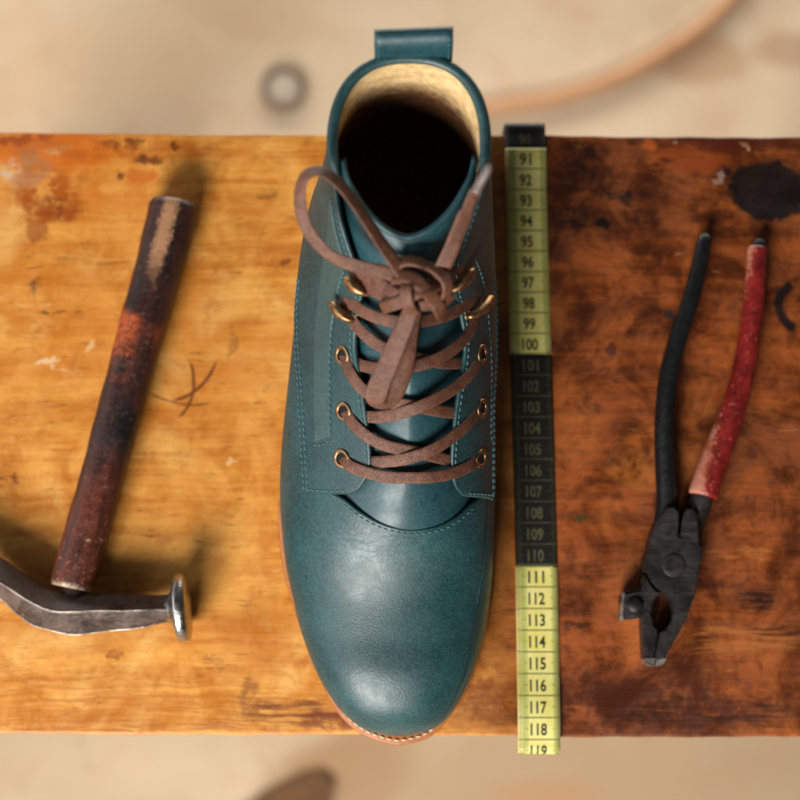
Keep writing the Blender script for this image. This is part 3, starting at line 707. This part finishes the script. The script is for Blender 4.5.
# --- laces
lace = MB()
def on_boot(pix, n=40):
    pts = []; nr = []
    for px, py, lift in pix:
        q, u, ph_ = hit(px, py); nn = SN(u, ph_)
        # lift is measured towards the camera so the strand keeps its place
        d = -unit(ray(px, py)); pts.append(q+d*lift); nr.append(unit(nn+0.6*np.array([0, 0, 1.0])))
    c = cr(np.hstack([pts, nr]), n); return c[:, :3], unit(c[:, 3:])
def strand(pix, width=0.52, th=0.075, n=40):
    p, nn = on_boot(pix, n); v, f = ribbon(p, nn, width, th); lace.add(v, f)
strand([(342, 455, .02), (344, 459, .22), (352, 467, .36), (372, 474, .32), (395, 477.5, .26), (425, 477.5, .26), (450, 474, .32), (470, 466, .38), (478, 459, .22), (480, 455, .02)])
strand([(480, 405, .02), (478, 411, .24), (468, 424, .40), (450, 439, .34), (430, 451, .34), (405, 459, .24), (380, 462, .10), (364, 462, .0), (350, 461, -.05)])
strand([(344, 408, .02), (347, 414, .24), (357, 428, .38), (375, 441, .26), (395, 448, .16), (420, 453, .06), (440, 458, .0), (456, 462, -.03), (470, 464, -.05)])
strand([(481, 352, .02), (479, 358, .24), (471, 373, .42), (452, 390, .36), (430, 402, .34), (405, 412, .26), (380, 417, .10), (362, 416, .0), (350, 415, -.05)])
strand([(343, 351, .02), (345, 358, .24), (352, 376, .40), (366, 392, .30), (385, 401, .20), (412, 406, .08), (440, 411, .0), (458, 413, -.03), (470, 414, -.05)])
strand([(470, 362, -.05), (448, 363, .0), (425, 360, .06), (400, 354, .14), (378, 345, .26), (362, 332, .36), (352, 320, .34), (345, 311, .28), (346, 303, .26), (354, 305, .32), (364, 312, .38), (382, 319, .36), (404, 322, .40),
        (428, 320, .44), (452, 313, .42), (468, 303, .34), (476, 297, .26), (479, 304, .28), (476, 314, .36), (470, 332, .46), (455, 348, .40), (435, 360, .34), (410, 367, .26), (385, 369, .10), (364, 366, .0), (352, 360, -.05)], n=260)
strand([(412, 303, .9), (398, 301, .75), (382, 295, .50), (368, 287, .38), (358, 280, .28), (355, 274, .26), (362, 274, .32), (374, 281, .44), (390, 289, .65), (408, 296, .95)], n=120)
strand([(416, 304, .9), (432, 301, .75), (447, 293, .48), (458, 281, .36), (464, 271, .26), (459, 267, .28), (449, 276, .42), (436, 287, .65), (418, 294, .95)], n=120)
def free(pts, width, th=0.08, n=60):
    """free-hanging strand: (px, py, height, nx, ny, nz)"""
    a = np.array([np.concatenate([P(px, py, z), (nx, ny, nz)]) for px, py, z, nx, ny, nz in pts]); c = cr(a, n)
    v, f = ribbon(c[:, :3], unit(c[:, 3:]), width, th); lace.add(v, f)
# standing loop of the bow, left
free([(412, 288, 13.6, 0, .2, 1), (397, 266, 14.0, .1, .3, 1), (378, 238, 14.6, .3, .3, .9), (357, 206, 15.2, .4, .35, .8), (338, 182, 15.6, .2, .45, .9), (320, 171, 15.8, 0, .5, .85),
      (304, 178, 15.6, -.45, .25, .85), (300, 202, 15.1, -.45, 0, .9), (308, 230, 14.6, -.4, -.3, .85), (330, 255, 14.1, -.35, -.6, .7), (360, 267, 13.8, -.1, -.5, .85), (388, 273, 13.7, 0, -.2, 1), (410, 282, 13.6, 0, 0, 1)], 0.56, n=110)
# tail to the right with its tip
free([(425, 292, 13.5, 0, 0, 1), (438, 276, 13.9, .3, 0, 1), (450, 252, 14.5, .4, .1, .9), (462, 222, 15.2, .5, .1, .85), (472, 198, 15.7, .5, .1, .85), (476, 190, 15.85, .5, .1, .85)], [0.56]*8+[0.66]*40+[0.5]*12, n=60)
# hanging loop towards the toe
free([(416, 294, 13.7, 0, 0, 1), (410, 312, 13.6, -.2, 0, 1), (400, 336, 13.2, -.3, -.1, 1), (388, 364, 12.6, -.3, -.2, 1), (378, 388, 12.1, -.2, -.5, .8), (377, 400, 11.7, 0, -.9, .4),
      (386, 402, 11.5, .1, -.8, .5), (398, 386, 11.7, .4, -.2, .9), (406, 360, 12.2, .4, 0, .9), (411, 330, 12.8, .4, 0, .9), (416, 303, 13.3, .2, 0, 1)], np.interp(np.arange(90), [0, 25, 45, 65, 89], [0.6, 0.82, 0.9, 0.8, 0.55]), n=90)
# the knot
free([(392, 272, 13.5, -.2, .2, 1), (402, 262, 13.9, 0, .5, .9), (418, 262, 14.0, .2, .5, .9), (432, 272, 13.8, .5, .2, .8), (436, 288, 13.5, .6, -.2, .8), (424, 300, 13.3, .2, -.7, .8)], 0.55, 0.16)
free([(394, 278, 13.6, -.2, .3, 1), (408, 277, 14.2, 0, .3, 1), (422, 286, 14.3, .3, 0, 1), (434, 300, 13.7, .4, -.4, .9), (440, 310, 13.2, .4, -.4, .9), (442, 314, 12.2, .5, -.6, .6), (440, 312, 11.0, .8, -.6, .1)], 0.62, 0.18)
free([(444, 282, 13.5, .4, .3, .9), (430, 288, 14.1, .2, .2, 1), (414, 294, 14.3, 0, 0, 1), (400, 302, 13.8, -.3, -.3, .9), (388, 306, 13.2, -.3, -.3, .9), (383, 308, 12.2, -.6, -.4, .6), (384, 307, 10.9, -.9, -.4, .1)], 0.52, 0.16)
free([(386, 288, 13.3, -.3, -.2, .9), (400, 296, 13.7, -.2, -.4, .9), (418, 305, 13.7, 0, -.6, .8), (440, 303, 13.4, .3, -.5, .8), (452, 294, 13.2, .4, -.3, .8)], 0.50, 0.14)
free([(410, 280, 14.1, -.3, .2, 1), (406, 290, 14.45, -.5, 0, .9), (408, 304, 14.2, -.4, -.5, .8), (414, 314, 13.5, 0, -.9, .5)], 0.55, 0.16)
free([(420, 264, 13.6, 0, .6, .8), (434, 268, 14.15, .1, .4, .9), (446, 280, 14.2, .5, .1, .9), (447, 294, 13.7, .6, -.4, .7), (440, 304, 12.9, .4, -.7, .6)], 0.55, 0.14)
lc = lace.build('lace', LACE, boot)
ag = [P(x, y, z) for x, y, z in ((475, 193, 15.8), (478, 187, 15.9), (484, 176, 16.15), (490, 165, 16.4))]
v, f = tube(cr(ag, 14), [.20, .22, .22, .21, .21, .20, .20, .20, .20, .19, .19, .18, .17, .12], 10, squash=0.7); link('aglet', v, f, AGLET, lc)

# ================================================================= measuring tape
def tape_mat(name, c1, c2):
    k = NT(name); n1 = k.noise(k.obj, 120, 5, 0.6); n2 = k.noise(k.obj, 900, 3)
    col = k.mix(k.ramp(n1, 0.3, 0.75), c1, c2)
    return k.fin(col, 0.48, k.bump(n2, 0.15, 0.0002))
YEL = tape_mat('yellow_tape_plastic', lin((216, 205, 108)), lin((230, 220, 142))); BLK_T = tape_mat('black_tape_plastic', lin((11, 12, 9)), lin((18, 19, 15)))
INK = mat_simple('black_ink', lin((26, 28, 18)), lin((38, 42, 26)), 300, 0.6); YINK = mat_simple('shaded_yellow_ink', lin((64, 62, 36)), lin((86, 82, 50)), 300, 0.6)  # yellow ink is darkened for the shadow over the black bands
GRN = tape_mat('green_edge_print', lin((176, 180, 92)), lin((190, 194, 108)))
tape = thing('measuring_tape', 'yellow and black centimetre measuring tape laid across the bench right of the boot', 'measuring tape')
# centre line in the photo: number lines from 90 (far edge) to 119 (near edge)
topc = P(526.5, 137, 0.1); botc = P(539.5, 741, 0.1)
yA = P(528, 128, 0.2)[1]; yZ = P(540, 747, 0.2)[1]
TW = 0.98
def tape_path(y):
    """centre and height of the tape surface along the bench"""
    t = (y-botc[1])/(topc[1]-botc[1]); x = botc[0]+(topc[0]-botc[0])*t+0.05*math.sin(t*5.0)-0.02
    z = 0.05+0.05*(1+math.sin(y*0.55+1.0))*0.5+0.20*math.exp(-((y+14.8)/1.6)**2)+0.22*math.exp(-((y-12.0)/0.9)**2)
    return x, z
def tape_pos(s, lat, lift=0.0):
    """s = distance in cm along the tape from the 90 line; bends over both bench edges"""
    L0 = 0.9; Lm = yA-yZ
    if s < L0*0.0: s = s
    y = yA-s
    if s < 0:          # hanging behind the far edge
        x, z = tape_path(yA); a = min(-s/0.5, 1)*math.pi/2; rr = 0.32
        yy = yA+rr*math.sin(a); zz = z-rr*(1-math.cos(a))-max(0, -s-0.5); ny, nz = math.sin(a), math.cos(a)
        return np.array([x+lat, yy+ny*lift, zz+nz*lift])
    if s > Lm:
        x, z = tape_path(yZ); e = s-Lm; a = min(e/0.5, 1)*math.pi/2*0.95; rr = 0.32
        yy = yZ-rr*math.sin(a)-0.02*lat; zz = z-rr*(1-math.cos(a))-max(0, e-0.5); ny, nz = -math.sin(a), math.cos(a)
        return np.array([x+lat, yy+ny*lift, zz+nz*lift])
    x, z = tape_path(y); return np.array([x+lat, y, z+lift])
# scale so that 91's label sits at py 159 and 118's at py 728
y91, y118 = P(530, 159, .1)[1], P(538, 728, .15)[1]; CMU = (y91-y118)/27.0
s_of = lambda n: (yA-y91)+(n-91)*CMU        # centre of number n
def tape_piece(s0, s1, lat0, lat1, lift0, lift1, nl=6):
    n = max(2, int((s1-s0)/0.12)+2); lats = np.linspace(lat0, lat1, nl); top = []; bot = []
    for s in np.linspace(s0, s1, n):
        top.append([tape_pos(s, l, lift1-0.02*(abs(l)/TW)**8) for l in lats]); bot.append([tape_pos(s, l, lift0) for l in lats])
    v = [p for r in top for p in r]+[p for r in bot for p in r]; N = n*nl; f = grid_faces(n, nl); fb = [tuple(N+i for i in q[::-1]) for q in f]
    ring = list(range(nl))+[i*nl+nl-1 for i in range(1, n)]+[(n-1)*nl+j for j in range(nl-2, -1, -1)]+[i*nl for i in range(n-2, 0, -1)]
    return v, f+fb+[(ring[i], ring[i-1], N+ring[i-1], N+ring[i]) for i in range(len(ring))]
LN = 0.52*CMU          # the line of n lies below its number
edges = [-2.6, s_of(90)+LN, s_of(100)+LN, s_of(110)+LN, s_of(119)+LN+1.2]
mats = [BLK_T, YEL, BLK_T, YEL]
bands = []
for a, b, mt, nm in zip(edges[:-1], edges[1:], mats, ('black_band', 'yellow_band', 'black_band', 'yellow_band')):
    v, f = tape_piece(a, b, -TW, TW, -0.03, 0.03, 9); bands.append(link(nm, v, f, mt, tape))
tk = [MB() for _ in range(4)]; nm_ = [MB() for _ in range(4)]
band_of = lambda n: 0 if n <= 90 else 1 if n <= 100 else 2 if n <= 110 else 3
def bar(mb, s, wd, l0, l1, lift=0.036):
    ls = np.linspace(l0, l1, 5); n_ = len(mb.v)
    mb.add([tape_pos(s-wd/2, l, lift) for l in ls]+[tape_pos(s+wd/2, l, lift) for l in ls], [(i, i+1, i+6, i+5) for i in range(4)])
for n in range(90, 120):
    bi_ = band_of(n); mb = tk[bi_]; s = s_of(n)+LN
    bar(mb, s-0.035 if n % 10 == 0 else s, 0.045, -TW*.97, TW*.97)
    for j in range(1, 10):
        sj = s-CMU+j*CMU/10; l = 0.34 if j == 5 else 0.20
        bar(mb, sj, 0.022, -TW*.97, -TW*.97+l+0.10); bar(mb, sj, 0.022, TW*.97-l, TW*.97)
for bi_, a, b in ((1, edges[1]+.05, edges[2]-.05), (3, edges[3]+.05, edges[4]-.05)):
    for l0, l1 in ((-TW*0.72, -TW*0.50), (TW*0.68, TW*0.80)):
        k_ = int((b-a)/0.12); mb = MB()
        mb.add([tape_pos(a+(b-a)*i/k_, l, .033) for i in range(k_+1) for l in (l0, l1)], [(2*i, 2*i+1, 2*i+3, 2*i+2) for i in range(k_)])
        mb.build('edge_stripe', GRN, bands[bi_], False)
def glyph(txt):
    cu = bpy.data.curves.new('number', 'FONT'); cu.body = txt; cu.size = 1.0; cu.align_x = 'CENTER'; cu.offset = 0.024; cu.resolution_u = 3
    ob = bpy.data.objects.new('number', cu); C.objects.link(ob)
    dg = bpy.context.evaluated_depsgraph_get(); me = bpy.data.meshes.new_from_object(ob.evaluated_get(dg))
    b2 = bmesh.new(); b2.from_mesh(me); bmesh.ops.triangulate(b2, faces=b2.faces[:]); bmesh.ops.subdivide_edges(b2, edges=[e for e in b2.edges if e.calc_length() > 0.12], cuts=3, use_grid_fill=True)
    b2.verts.index_update(); v = np.array([q.co[:] for q in b2.verts]); f = [tuple(q.index for q in p.verts) for p in b2.faces]; b2.free()
    bpy.data.objects.remove(ob); bpy.data.curves.remove(cu); bpy.data.meshes.remove(me)
    return v, f
for n in range(90, 120):
    yel = (91 <= n <= 100) or n >= 111
    v, f = glyph(str(n)); h = 0.56; sx = 0.50 if n < 100 else 0.46
    w_ = v[:, 0].max()-v[:, 0].min(); xm_ = (v[:, 0].max()+v[:, 0].min())/2; y0 = v[:, 1].min(); hh = v[:, 1].max()-y0
    wd = 0.56 if n < 100 else 0.76
    pts = [tape_pos(s_of(n)+h/2-(q[1]-y0)/hh*h+0.06, (q[0]-xm_)/w_*wd-0.02, 0.038) for q in v]
    nm_[band_of(n)].add(pts, f)
for bi_ in range(4):
    tk[bi_].build('scale_marks', INK if bi_ % 2 else YINK, bands[bi_], False); nm_[bi_].build('printed_numbers', INK if bi_ % 2 else YINK, bands[bi_], False)

# ================================================================= hammer
hammer = thing('cobbler_hammer', 'worn cobbler hammer with dark wooden handle lying on the bench left of the boot', 'hammer')
def mat_handle():
    k = NT('worn_handle_wood'); o = k.obj
    A = P(174, 207, 1.3)*CM; Bp = P(71, 587, 1.5)*CM; ang = math.atan2((A-Bp)[1], (A-Bp)[0])
    ax = k.mapping(o, loc=tuple(A), rot=(0, 0, ang), kind='TEXTURE')       # x: 0 at the butt, -0.18 at the head
    X = k.xyz(ax); nz = k.noise(k.mapping(ax, scale=(18, 120, 120)), 1.0, 5, 0.65, 0.6); bl = k.noise(o, 60, 5, 0.65); fn = k.noise(o, 380, 5, 0.7)
    col = k.mix(k.ramp(nz, 0.3, 0.7), lin((30, 15, 13)), lin((66, 32, 24)))
    t = k.math('ADD', X[0], k.math('MULTIPLY', k.math('SUBTRACT', bl, 0.5), 0.05))
    redw = k.math('MAXIMUM', k.math('MULTIPLY', k.ramp(t, -0.078, -0.060, 0, 1), k.ramp(t, -0.060, -0.050, 1, 0)), k.ramp(t, -0.105, -0.150, 0, 0.9))
    col = k.mix(redw, col, k.mix(k.ramp(k.math('ADD', k.math('MULTIPLY', nz, 0.7), k.math('MULTIPLY', fn, 0.3)), 0.35, 0.62), lin((46, 20, 15)), lin((104, 46, 26))))
    mid = k.math('MULTIPLY', k.math('MULTIPLY', k.ramp(t, -0.082, -0.068, 0, 1), k.ramp(t, -0.062, -0.052, 1, 0)), k.math('MULTIPLY', k.ramp(X[1], -0.003, 0.003, 0, 1), k.ramp(fn, 0.35, 0.55)))
    col = k.mix(mid, col, lin((168, 74, 28)))
    blk = k.math('MULTIPLY', k.ramp(X[1], 0.004, -0.004, 0, 1), k.math('MULTIPLY', k.ramp(t, -0.13, -0.11, 0, 1), k.ramp(t, -0.10, -0.085, 1, 0)))
    col = k.mix(blk, col, lin((16, 12, 14)))
    yy = k.math('ABSOLUTE', k.math('ADD', X[1], k.math('MULTIPLY', k.math('SUBTRACT', fn, 0.5), 0.010)))
    wearm = k.math('MULTIPLY', k.ramp(yy, 0.0015, 0.0050, 1, 0), k.ramp(t, -0.040, -0.016, 0, 1))
    col = k.mix(wearm, col, lin((168, 122, 88)))
    chip = k.math('MULTIPLY', k.ramp(fn, 0.60, 0.66), k.ramp(t, -0.165, -0.15, 1, 0.15))
    col = k.mix(k.math('MULTIPLY', chip, 0.8), col, lin((196, 150, 112)))
    col = k.mix(k.ramp(k.math('ADD', X[0], k.math('MULTIPLY', k.math('SUBTRACT', fn, 0.5), 0.008)), -0.1860, -0.1825, 1, 0), col, lin((206, 184, 156)))
    return k.fin(col, k.ramp(fn, 0.3, 0.7, 0.34, 0.6), k.bump(k.math('ADD', nz, fn), 0.4, 0.0008), spec=0.45)
hpx = [(174.5, 203, 22), (174, 206, 24.3), (170, 225, 24.6), (157, 275, 24.0), (143, 325, 23.2), (128, 380, 22.4), (112, 440, 21.6), (97, 495, 21.6), (83, 545, 21.4), (73, 578, 21.2), (70.5, 588, 19.5)]
pts = []; rad = []
for i, (x, y, r_) in enumerate(hpx):
    zc = 1.12+0.10*i/10; pts.append(P(x, y, zc)); rad.append(r_/21.0*(79-zc)/79)
pc = cr(np.column_stack([pts, rad]), 70); rings = []; T = unit(np.gradient(pc[:, :3], axis=0))
for i in range(70):
    a = unit(np.cross(T[i], [0, 0, 1.0])); b = np.cross(a, T[i]); r_ = pc[i, 3]*(1+0.018*math.sin(i*0.35)+0.012*math.sin(i*0.9+1))
    rings.append([pc[i, :3]+a*r_*math.copysign(abs(math.cos(t))**0.88, math.cos(t))+b*r_*0.92*math.copysign(abs(math.sin(t))**0.88, math.sin(t)) for t in np.linspace(0, 2*math.pi, 28, endpoint=False)])
v, f = loft(rings); link('handle', v, f, mat_handle(), hammer)
def mat_steel(name, c1, c2, rough, metal=0.9):
    k = NT(name); o = k.obj; n1 = k.noise(o, 90, 6, 0.7, 0.5); n2 = k.noise(k.mapping(o, scale=(60, 400, 400)), 1.0, 5, 0.7)
    col = k.mix(k.ramp(n1, 0.32, 0.68), c1, c2); col = k.mix(k.ramp(n2, 0.55, 0.75, 0, 0.5), col, lin((150, 132, 118)))
    return k.fin(col, k.ramp(n1, 0.3, 0.7, rough-0.08, rough+0.14), k.bump(k.math('ADD', n1, n2), 0.35, 0.0008), metal)
STEEL = mat_steel('forged_hammer_steel', lin((56, 45, 40)), lin((108, 92, 84)), 0.40, 0.35)
BRIGHT = mat_steel('polished_face_steel', lin((150, 146, 140)), lin((204, 200, 194)), 0.28, 1.0)
# head: profile (pixel x, top y, ridge y, bottom y, half depth cm)
HP = [(-66, 508, 524, 538, .45), (-40, 530, 549, 566, .75), (-15, 548, 573, 588, 1.0), (5, 560, 586, 603, 1.12), (30, 577, 602, 624, 1.2), (52, 589, 611, 631, 1.25), (72, 593, 612, 635, 1.28),
      (92, 594, 611, 633.5, 1.22), (115, 593, 611, 630.5, 1.1), (138, 594, 610.5, 628.5, .98), (158, 595, 609.5, 624, .86), (168, 594, 609, 622, .84)]
rings = []
for x, t, r_, b, hd in HP:
    zc = 1.45; zt = zc+hd*1.0
    pt, pr, pb = P(x, t, zc), P(x, r_, zt), P(x, b, zc+0.15)
    p_t2 = pt*0.42+P(x, r_, zt)*0.58+np.array([0, 0, hd*0.05]); p_b2 = pb*0.40+pr*0.60+np.array([0, 0, hd*0.05])
    dn = np.array([0, 0, -2*(zt-zc)])
    low = [np.array([q[0], q[1], 2*zc-q[2]]) for q in (p_b2, pr, p_t2)]
    for q in low: q[2] = max(q[2], 0.06)
    rings.append([pt+np.array([0, 0, .12]), p_t2, pr, p_b2, pb, pb-np.array([0, 0, .35])]+low+[pt-np.array([0, 0, .2])])
sm = []
R_ = np.array(rings)       # (n,10,3) smooth along the length
R_ = np.stack([cr(R_[:, j], 60) for j in range(R_.shape[1])], 1)
v, f = loft([list(r) for r in R_]); head = link('head', v, f, STEEL, hammer, False)
EDGE = mat_steel('edge_highlight_steel', lin((120, 106, 96)), lin((196, 184, 172)), 0.34, 0.8)  # pale strips paint the highlights along the head's ridge and lower edge
for j, r_ in ((2, 0.055), (4, 0.065)):
    ln = R_[2:-2, j]; v, f = tube(ln+np.array([0, 0.02 if j == 2 else 0.03, -0.02]), r_*(0.75+0.35*np.sin(np.arange(len(ln))*0.9)*np.sin(np.arange(len(ln))*0.37)), 8)
    link('edge_highlight', v, f, EDGE, head)
md = head.modifiers.new('bevel', 'BEVEL'); md.width = 0.0016; md.segments = 2; md.angle_limit = R(18)
# striking face: flared disc seen on edge
c = P(168, 609, 1.55); ax = unit(P(190, 607, 1.55)-P(168, 609, 1.55)); sdv = unit(np.cross(ax, [0, 0, 1.0])); upv = np.cross(sdv, ax)
rings = []
for d, r_ in ((-0.10, .62), (0.10, .70), (0.24, .95), (0.34, 1.35), (0.42, 1.52), (0.52, 1.57), (0.82, 1.56), (0.92, 1.50), (0.97, 1.2), (0.99, .4)):
    rings.append([c+ax*d+(sdv*math.cos(t)+upv*math.sin(t))*r_ for t in np.linspace(0, 2*math.pi, 40, endpoint=False)])
v, f = loft(rings); link('striking_face', v, f, BRIGHT, hammer)
# wedge end of the handle poking into the eye
eye = P(74, 590, 1.2)
v, f = tube([P(73, 576, 1.2), P(75, 592, 1.3), P(77, 606, 1.3)], [0.62, 0.60, 0.55], 16); link('tenon', v, f, mat_simple('dark_tenon_wood', lin((40, 22, 16)), lin((70, 40, 26)), 120, 0.7), hammer)

# ================================================================= pliers
pliers = thing('pliers', 'dark steel combination pliers with one black and one red handle lying open on the bench', 'pliers')
PST = mat_steel('blackened_pliers_steel', lin((38, 36, 36)), lin((62, 58, 56)), 0.46, 0.6); PB = mat_steel('bare_worn_steel', lin((150, 140, 128)), lin((206, 196, 182)), 0.35, 1.0)
zt = 1.5
def pp(L, z=zt): return [P(x, y, z)[:2] for x, y in L]
jawA = [(645, 661), (643.5, 636), (642.6, 600), (643, 576), (646, 574), (650, 582), (656, 590), (663, 592.5), (657, 596), (652.5, 604), (651.5, 614), (654, 624), (658.5, 630), (657, 642), (654.5, 655), (655, 664), (650, 664)]
jawB = [(656, 665), (655.5, 656), (658, 643), (660.5, 631), (667, 629), (672, 621), (674, 611), (672, 600), (667, 594), (663, 591), (657, 588.5), (651, 580.5), (646.5, 572.5), (644, 571), (645, 562), (649, 550), (652, 536), (658, 520), (664, 511), (668, 506.5),
        (674, 506.5), (679, 511), (679, 524), (677.5, 535), (680.5, 537), (682.5, 522), (685, 511), (689, 508), (694, 508.5), (698, 514), (698.5, 530), (699, 543), (702, 548), (702.5, 556), (699.5, 566), (695.5, 594), (686, 620), (672, 646), (663.5, 661)]
def ring_fix(L): return [np.array(q) for q in pp(L)]
v, f = prism(ring_fix(jawA), 0.05, 1.43, 0.07); link('jaw', v, f, PST, pliers, False)
v, f = prism(ring_fix(jawB), 0.05, 1.50, 0.08); link('jaw', v, f, PST, pliers, False)
rc = P(674, 565, 1.5)
v, f = loft([[rc+np.array([r_*math.cos(t), r_*math.sin(t), z_]) for t in np.linspace(0, 2*math.pi, 28, endpoint=False)] for r_, z_ in ((.56, -.1), (.56, .008), (.52, .03), (.3, .045), (.05, .05))])
link('rivet', v, f, PST, pliers)
# worn bright tip and the square side cutter
v, f = prism(pp([(645.5, 657), (645, 664), (650, 666.5), (655.2, 667), (655.4, 657)]), 0.30, 1.45, 0.05); link('worn_tip', v, f, PB, pliers, False)
v, f = prism(pp([(656.4, 658), (656.4, 667.5), (663, 665), (668, 657)]), 0.28, 1.515, 0.05); link('worn_tip', v, f, PB, pliers, False)
v, f = prism(pp([(622, 593), (634, 590), (645, 588), (645, 617), (634, 619), (620, 620)], 1.3), 0.15, 1.35, 0.12); nub = link('side_cutter', v, f, PST, pliers, False)
v, f = prism(pp([(619.3, 621), (623.5, 621), (625.5, 592), (622.5, 592)], 1.3), 0.30, 1.37, 0.05); link('cutter_edge', v, f, PB, nub, False)
v, f = lathe([(0.36, 0), (0.36, 0.1), (0.28, 0.17), (0.05, 0.18)], 20); cb = P(635, 605, 1.35); link('bolt', [np.array(q)+cb for q in v], f, PST, nub)
def mat_grip(name, kind):
    k = NT(name); o = k.obj; n1 = k.noise(o, 110, 5, 0.65); n2 = k.noise(o, 420, 5, 0.7)
    if kind == 'black':
        col = k.mix(k.ramp(n1, .3, .7), lin((9, 9, 11)), lin((20, 21, 23))); return k.fin(col, k.ramp(n2, .3, .7, .36, .52), k.bump(n2, .2, .0004))
    col = k.mix(k.ramp(n1, .35, .65), lin((96, 18, 17)), lin((140, 32, 28)))
    A = P(757, 250, 1.0)*CM; dx = (P(706, 490, 1.0)-P(757, 250, 1.0)); ang = math.atan2(dx[1], dx[0]); X = k.xyz(k.mapping(o, loc=tuple(A), rot=(0, 0, ang), kind='TEXTURE'))
    sidew = k.math('ADD', X[1], k.math('MULTIPLY', k.math('SUBTRACT', n2, .5), .012))
    col = k.mix(k.math('MULTIPLY', k.ramp(sidew, -0.0005, -0.0035), 0.75), col, k.mix(k.ramp(n1, .35, .6), lin((176, 92, 58)), lin((206, 140, 116))))
    col = k.mix(k.math('MULTIPLY', k.ramp(n2, .58, .70), .6), col, lin((206, 120, 100)))
    col = k.mix(k.ramp(k.noise(k.mapping(o, scale=(1, 1.6, 1)), 190, 4, .6), .66, .71), col, lin((46, 22, 24)))
    return k.fin(col, k.ramp(n2, .3, .7, .3, .5), k.bump(k.math('ADD', n1, n2), .35, .0008))
def grip(name, L, mat, m=18):
    a = np.array([np.concatenate([P(x, y, z), [r_*1.08*(79-z)/1659]]) for x, y, r_, z in L]); c = cr(a, 70)
    v, f = tube(c[:, :3], c[:, 3], m, squash=0.95); return link(name, v, f, mat, pliers)
grip('handle', [(705.5, 234, 3.0, .8), (705.5, 236, 5.5, .8), (704, 243, 7, .8), (699, 268, 7.8, .85), (690, 303, 8.2, .9), (679, 335, 8.6, .9), (670, 370, 9.2, .9), (666, 400, 9.4, .9), (664.5, 430, 9.6, .85), (665.5, 465, 9.8, .8), (667, 495, 10.2, .75), (666, 515, 10.5, .7), (662, 532, 9, .7)], mat_grip('black_grip', 'black'))
red = grip('handle_sleeve', [(757.5, 247, 8.6, .85), (757.2, 250, 9.2, .85), (756, 275, 9.6, .9), (753, 308, 10, .95), (748, 345, 10.3, .95), (741, 382, 11, .95), (731, 416, 12, .95), (718, 450, 13, .92), (708, 478, 13.6, .9), (704, 492, 13.8, .9), (703, 496, 13.2, .9)], mat_grip('red_flaked_grip', 'red'))
grip('handle', [(761, 240, 4, .8), (760.5, 243, 6, .8), (759, 250, 6.5, .85), (748, 345, 6.5, .9), (731, 416, 7.5, .9), (706, 485, 9.5, .85), (700, 505, 10.5, .8), (694, 520, 10, .7), (688, 535, 8, .7)], PST)
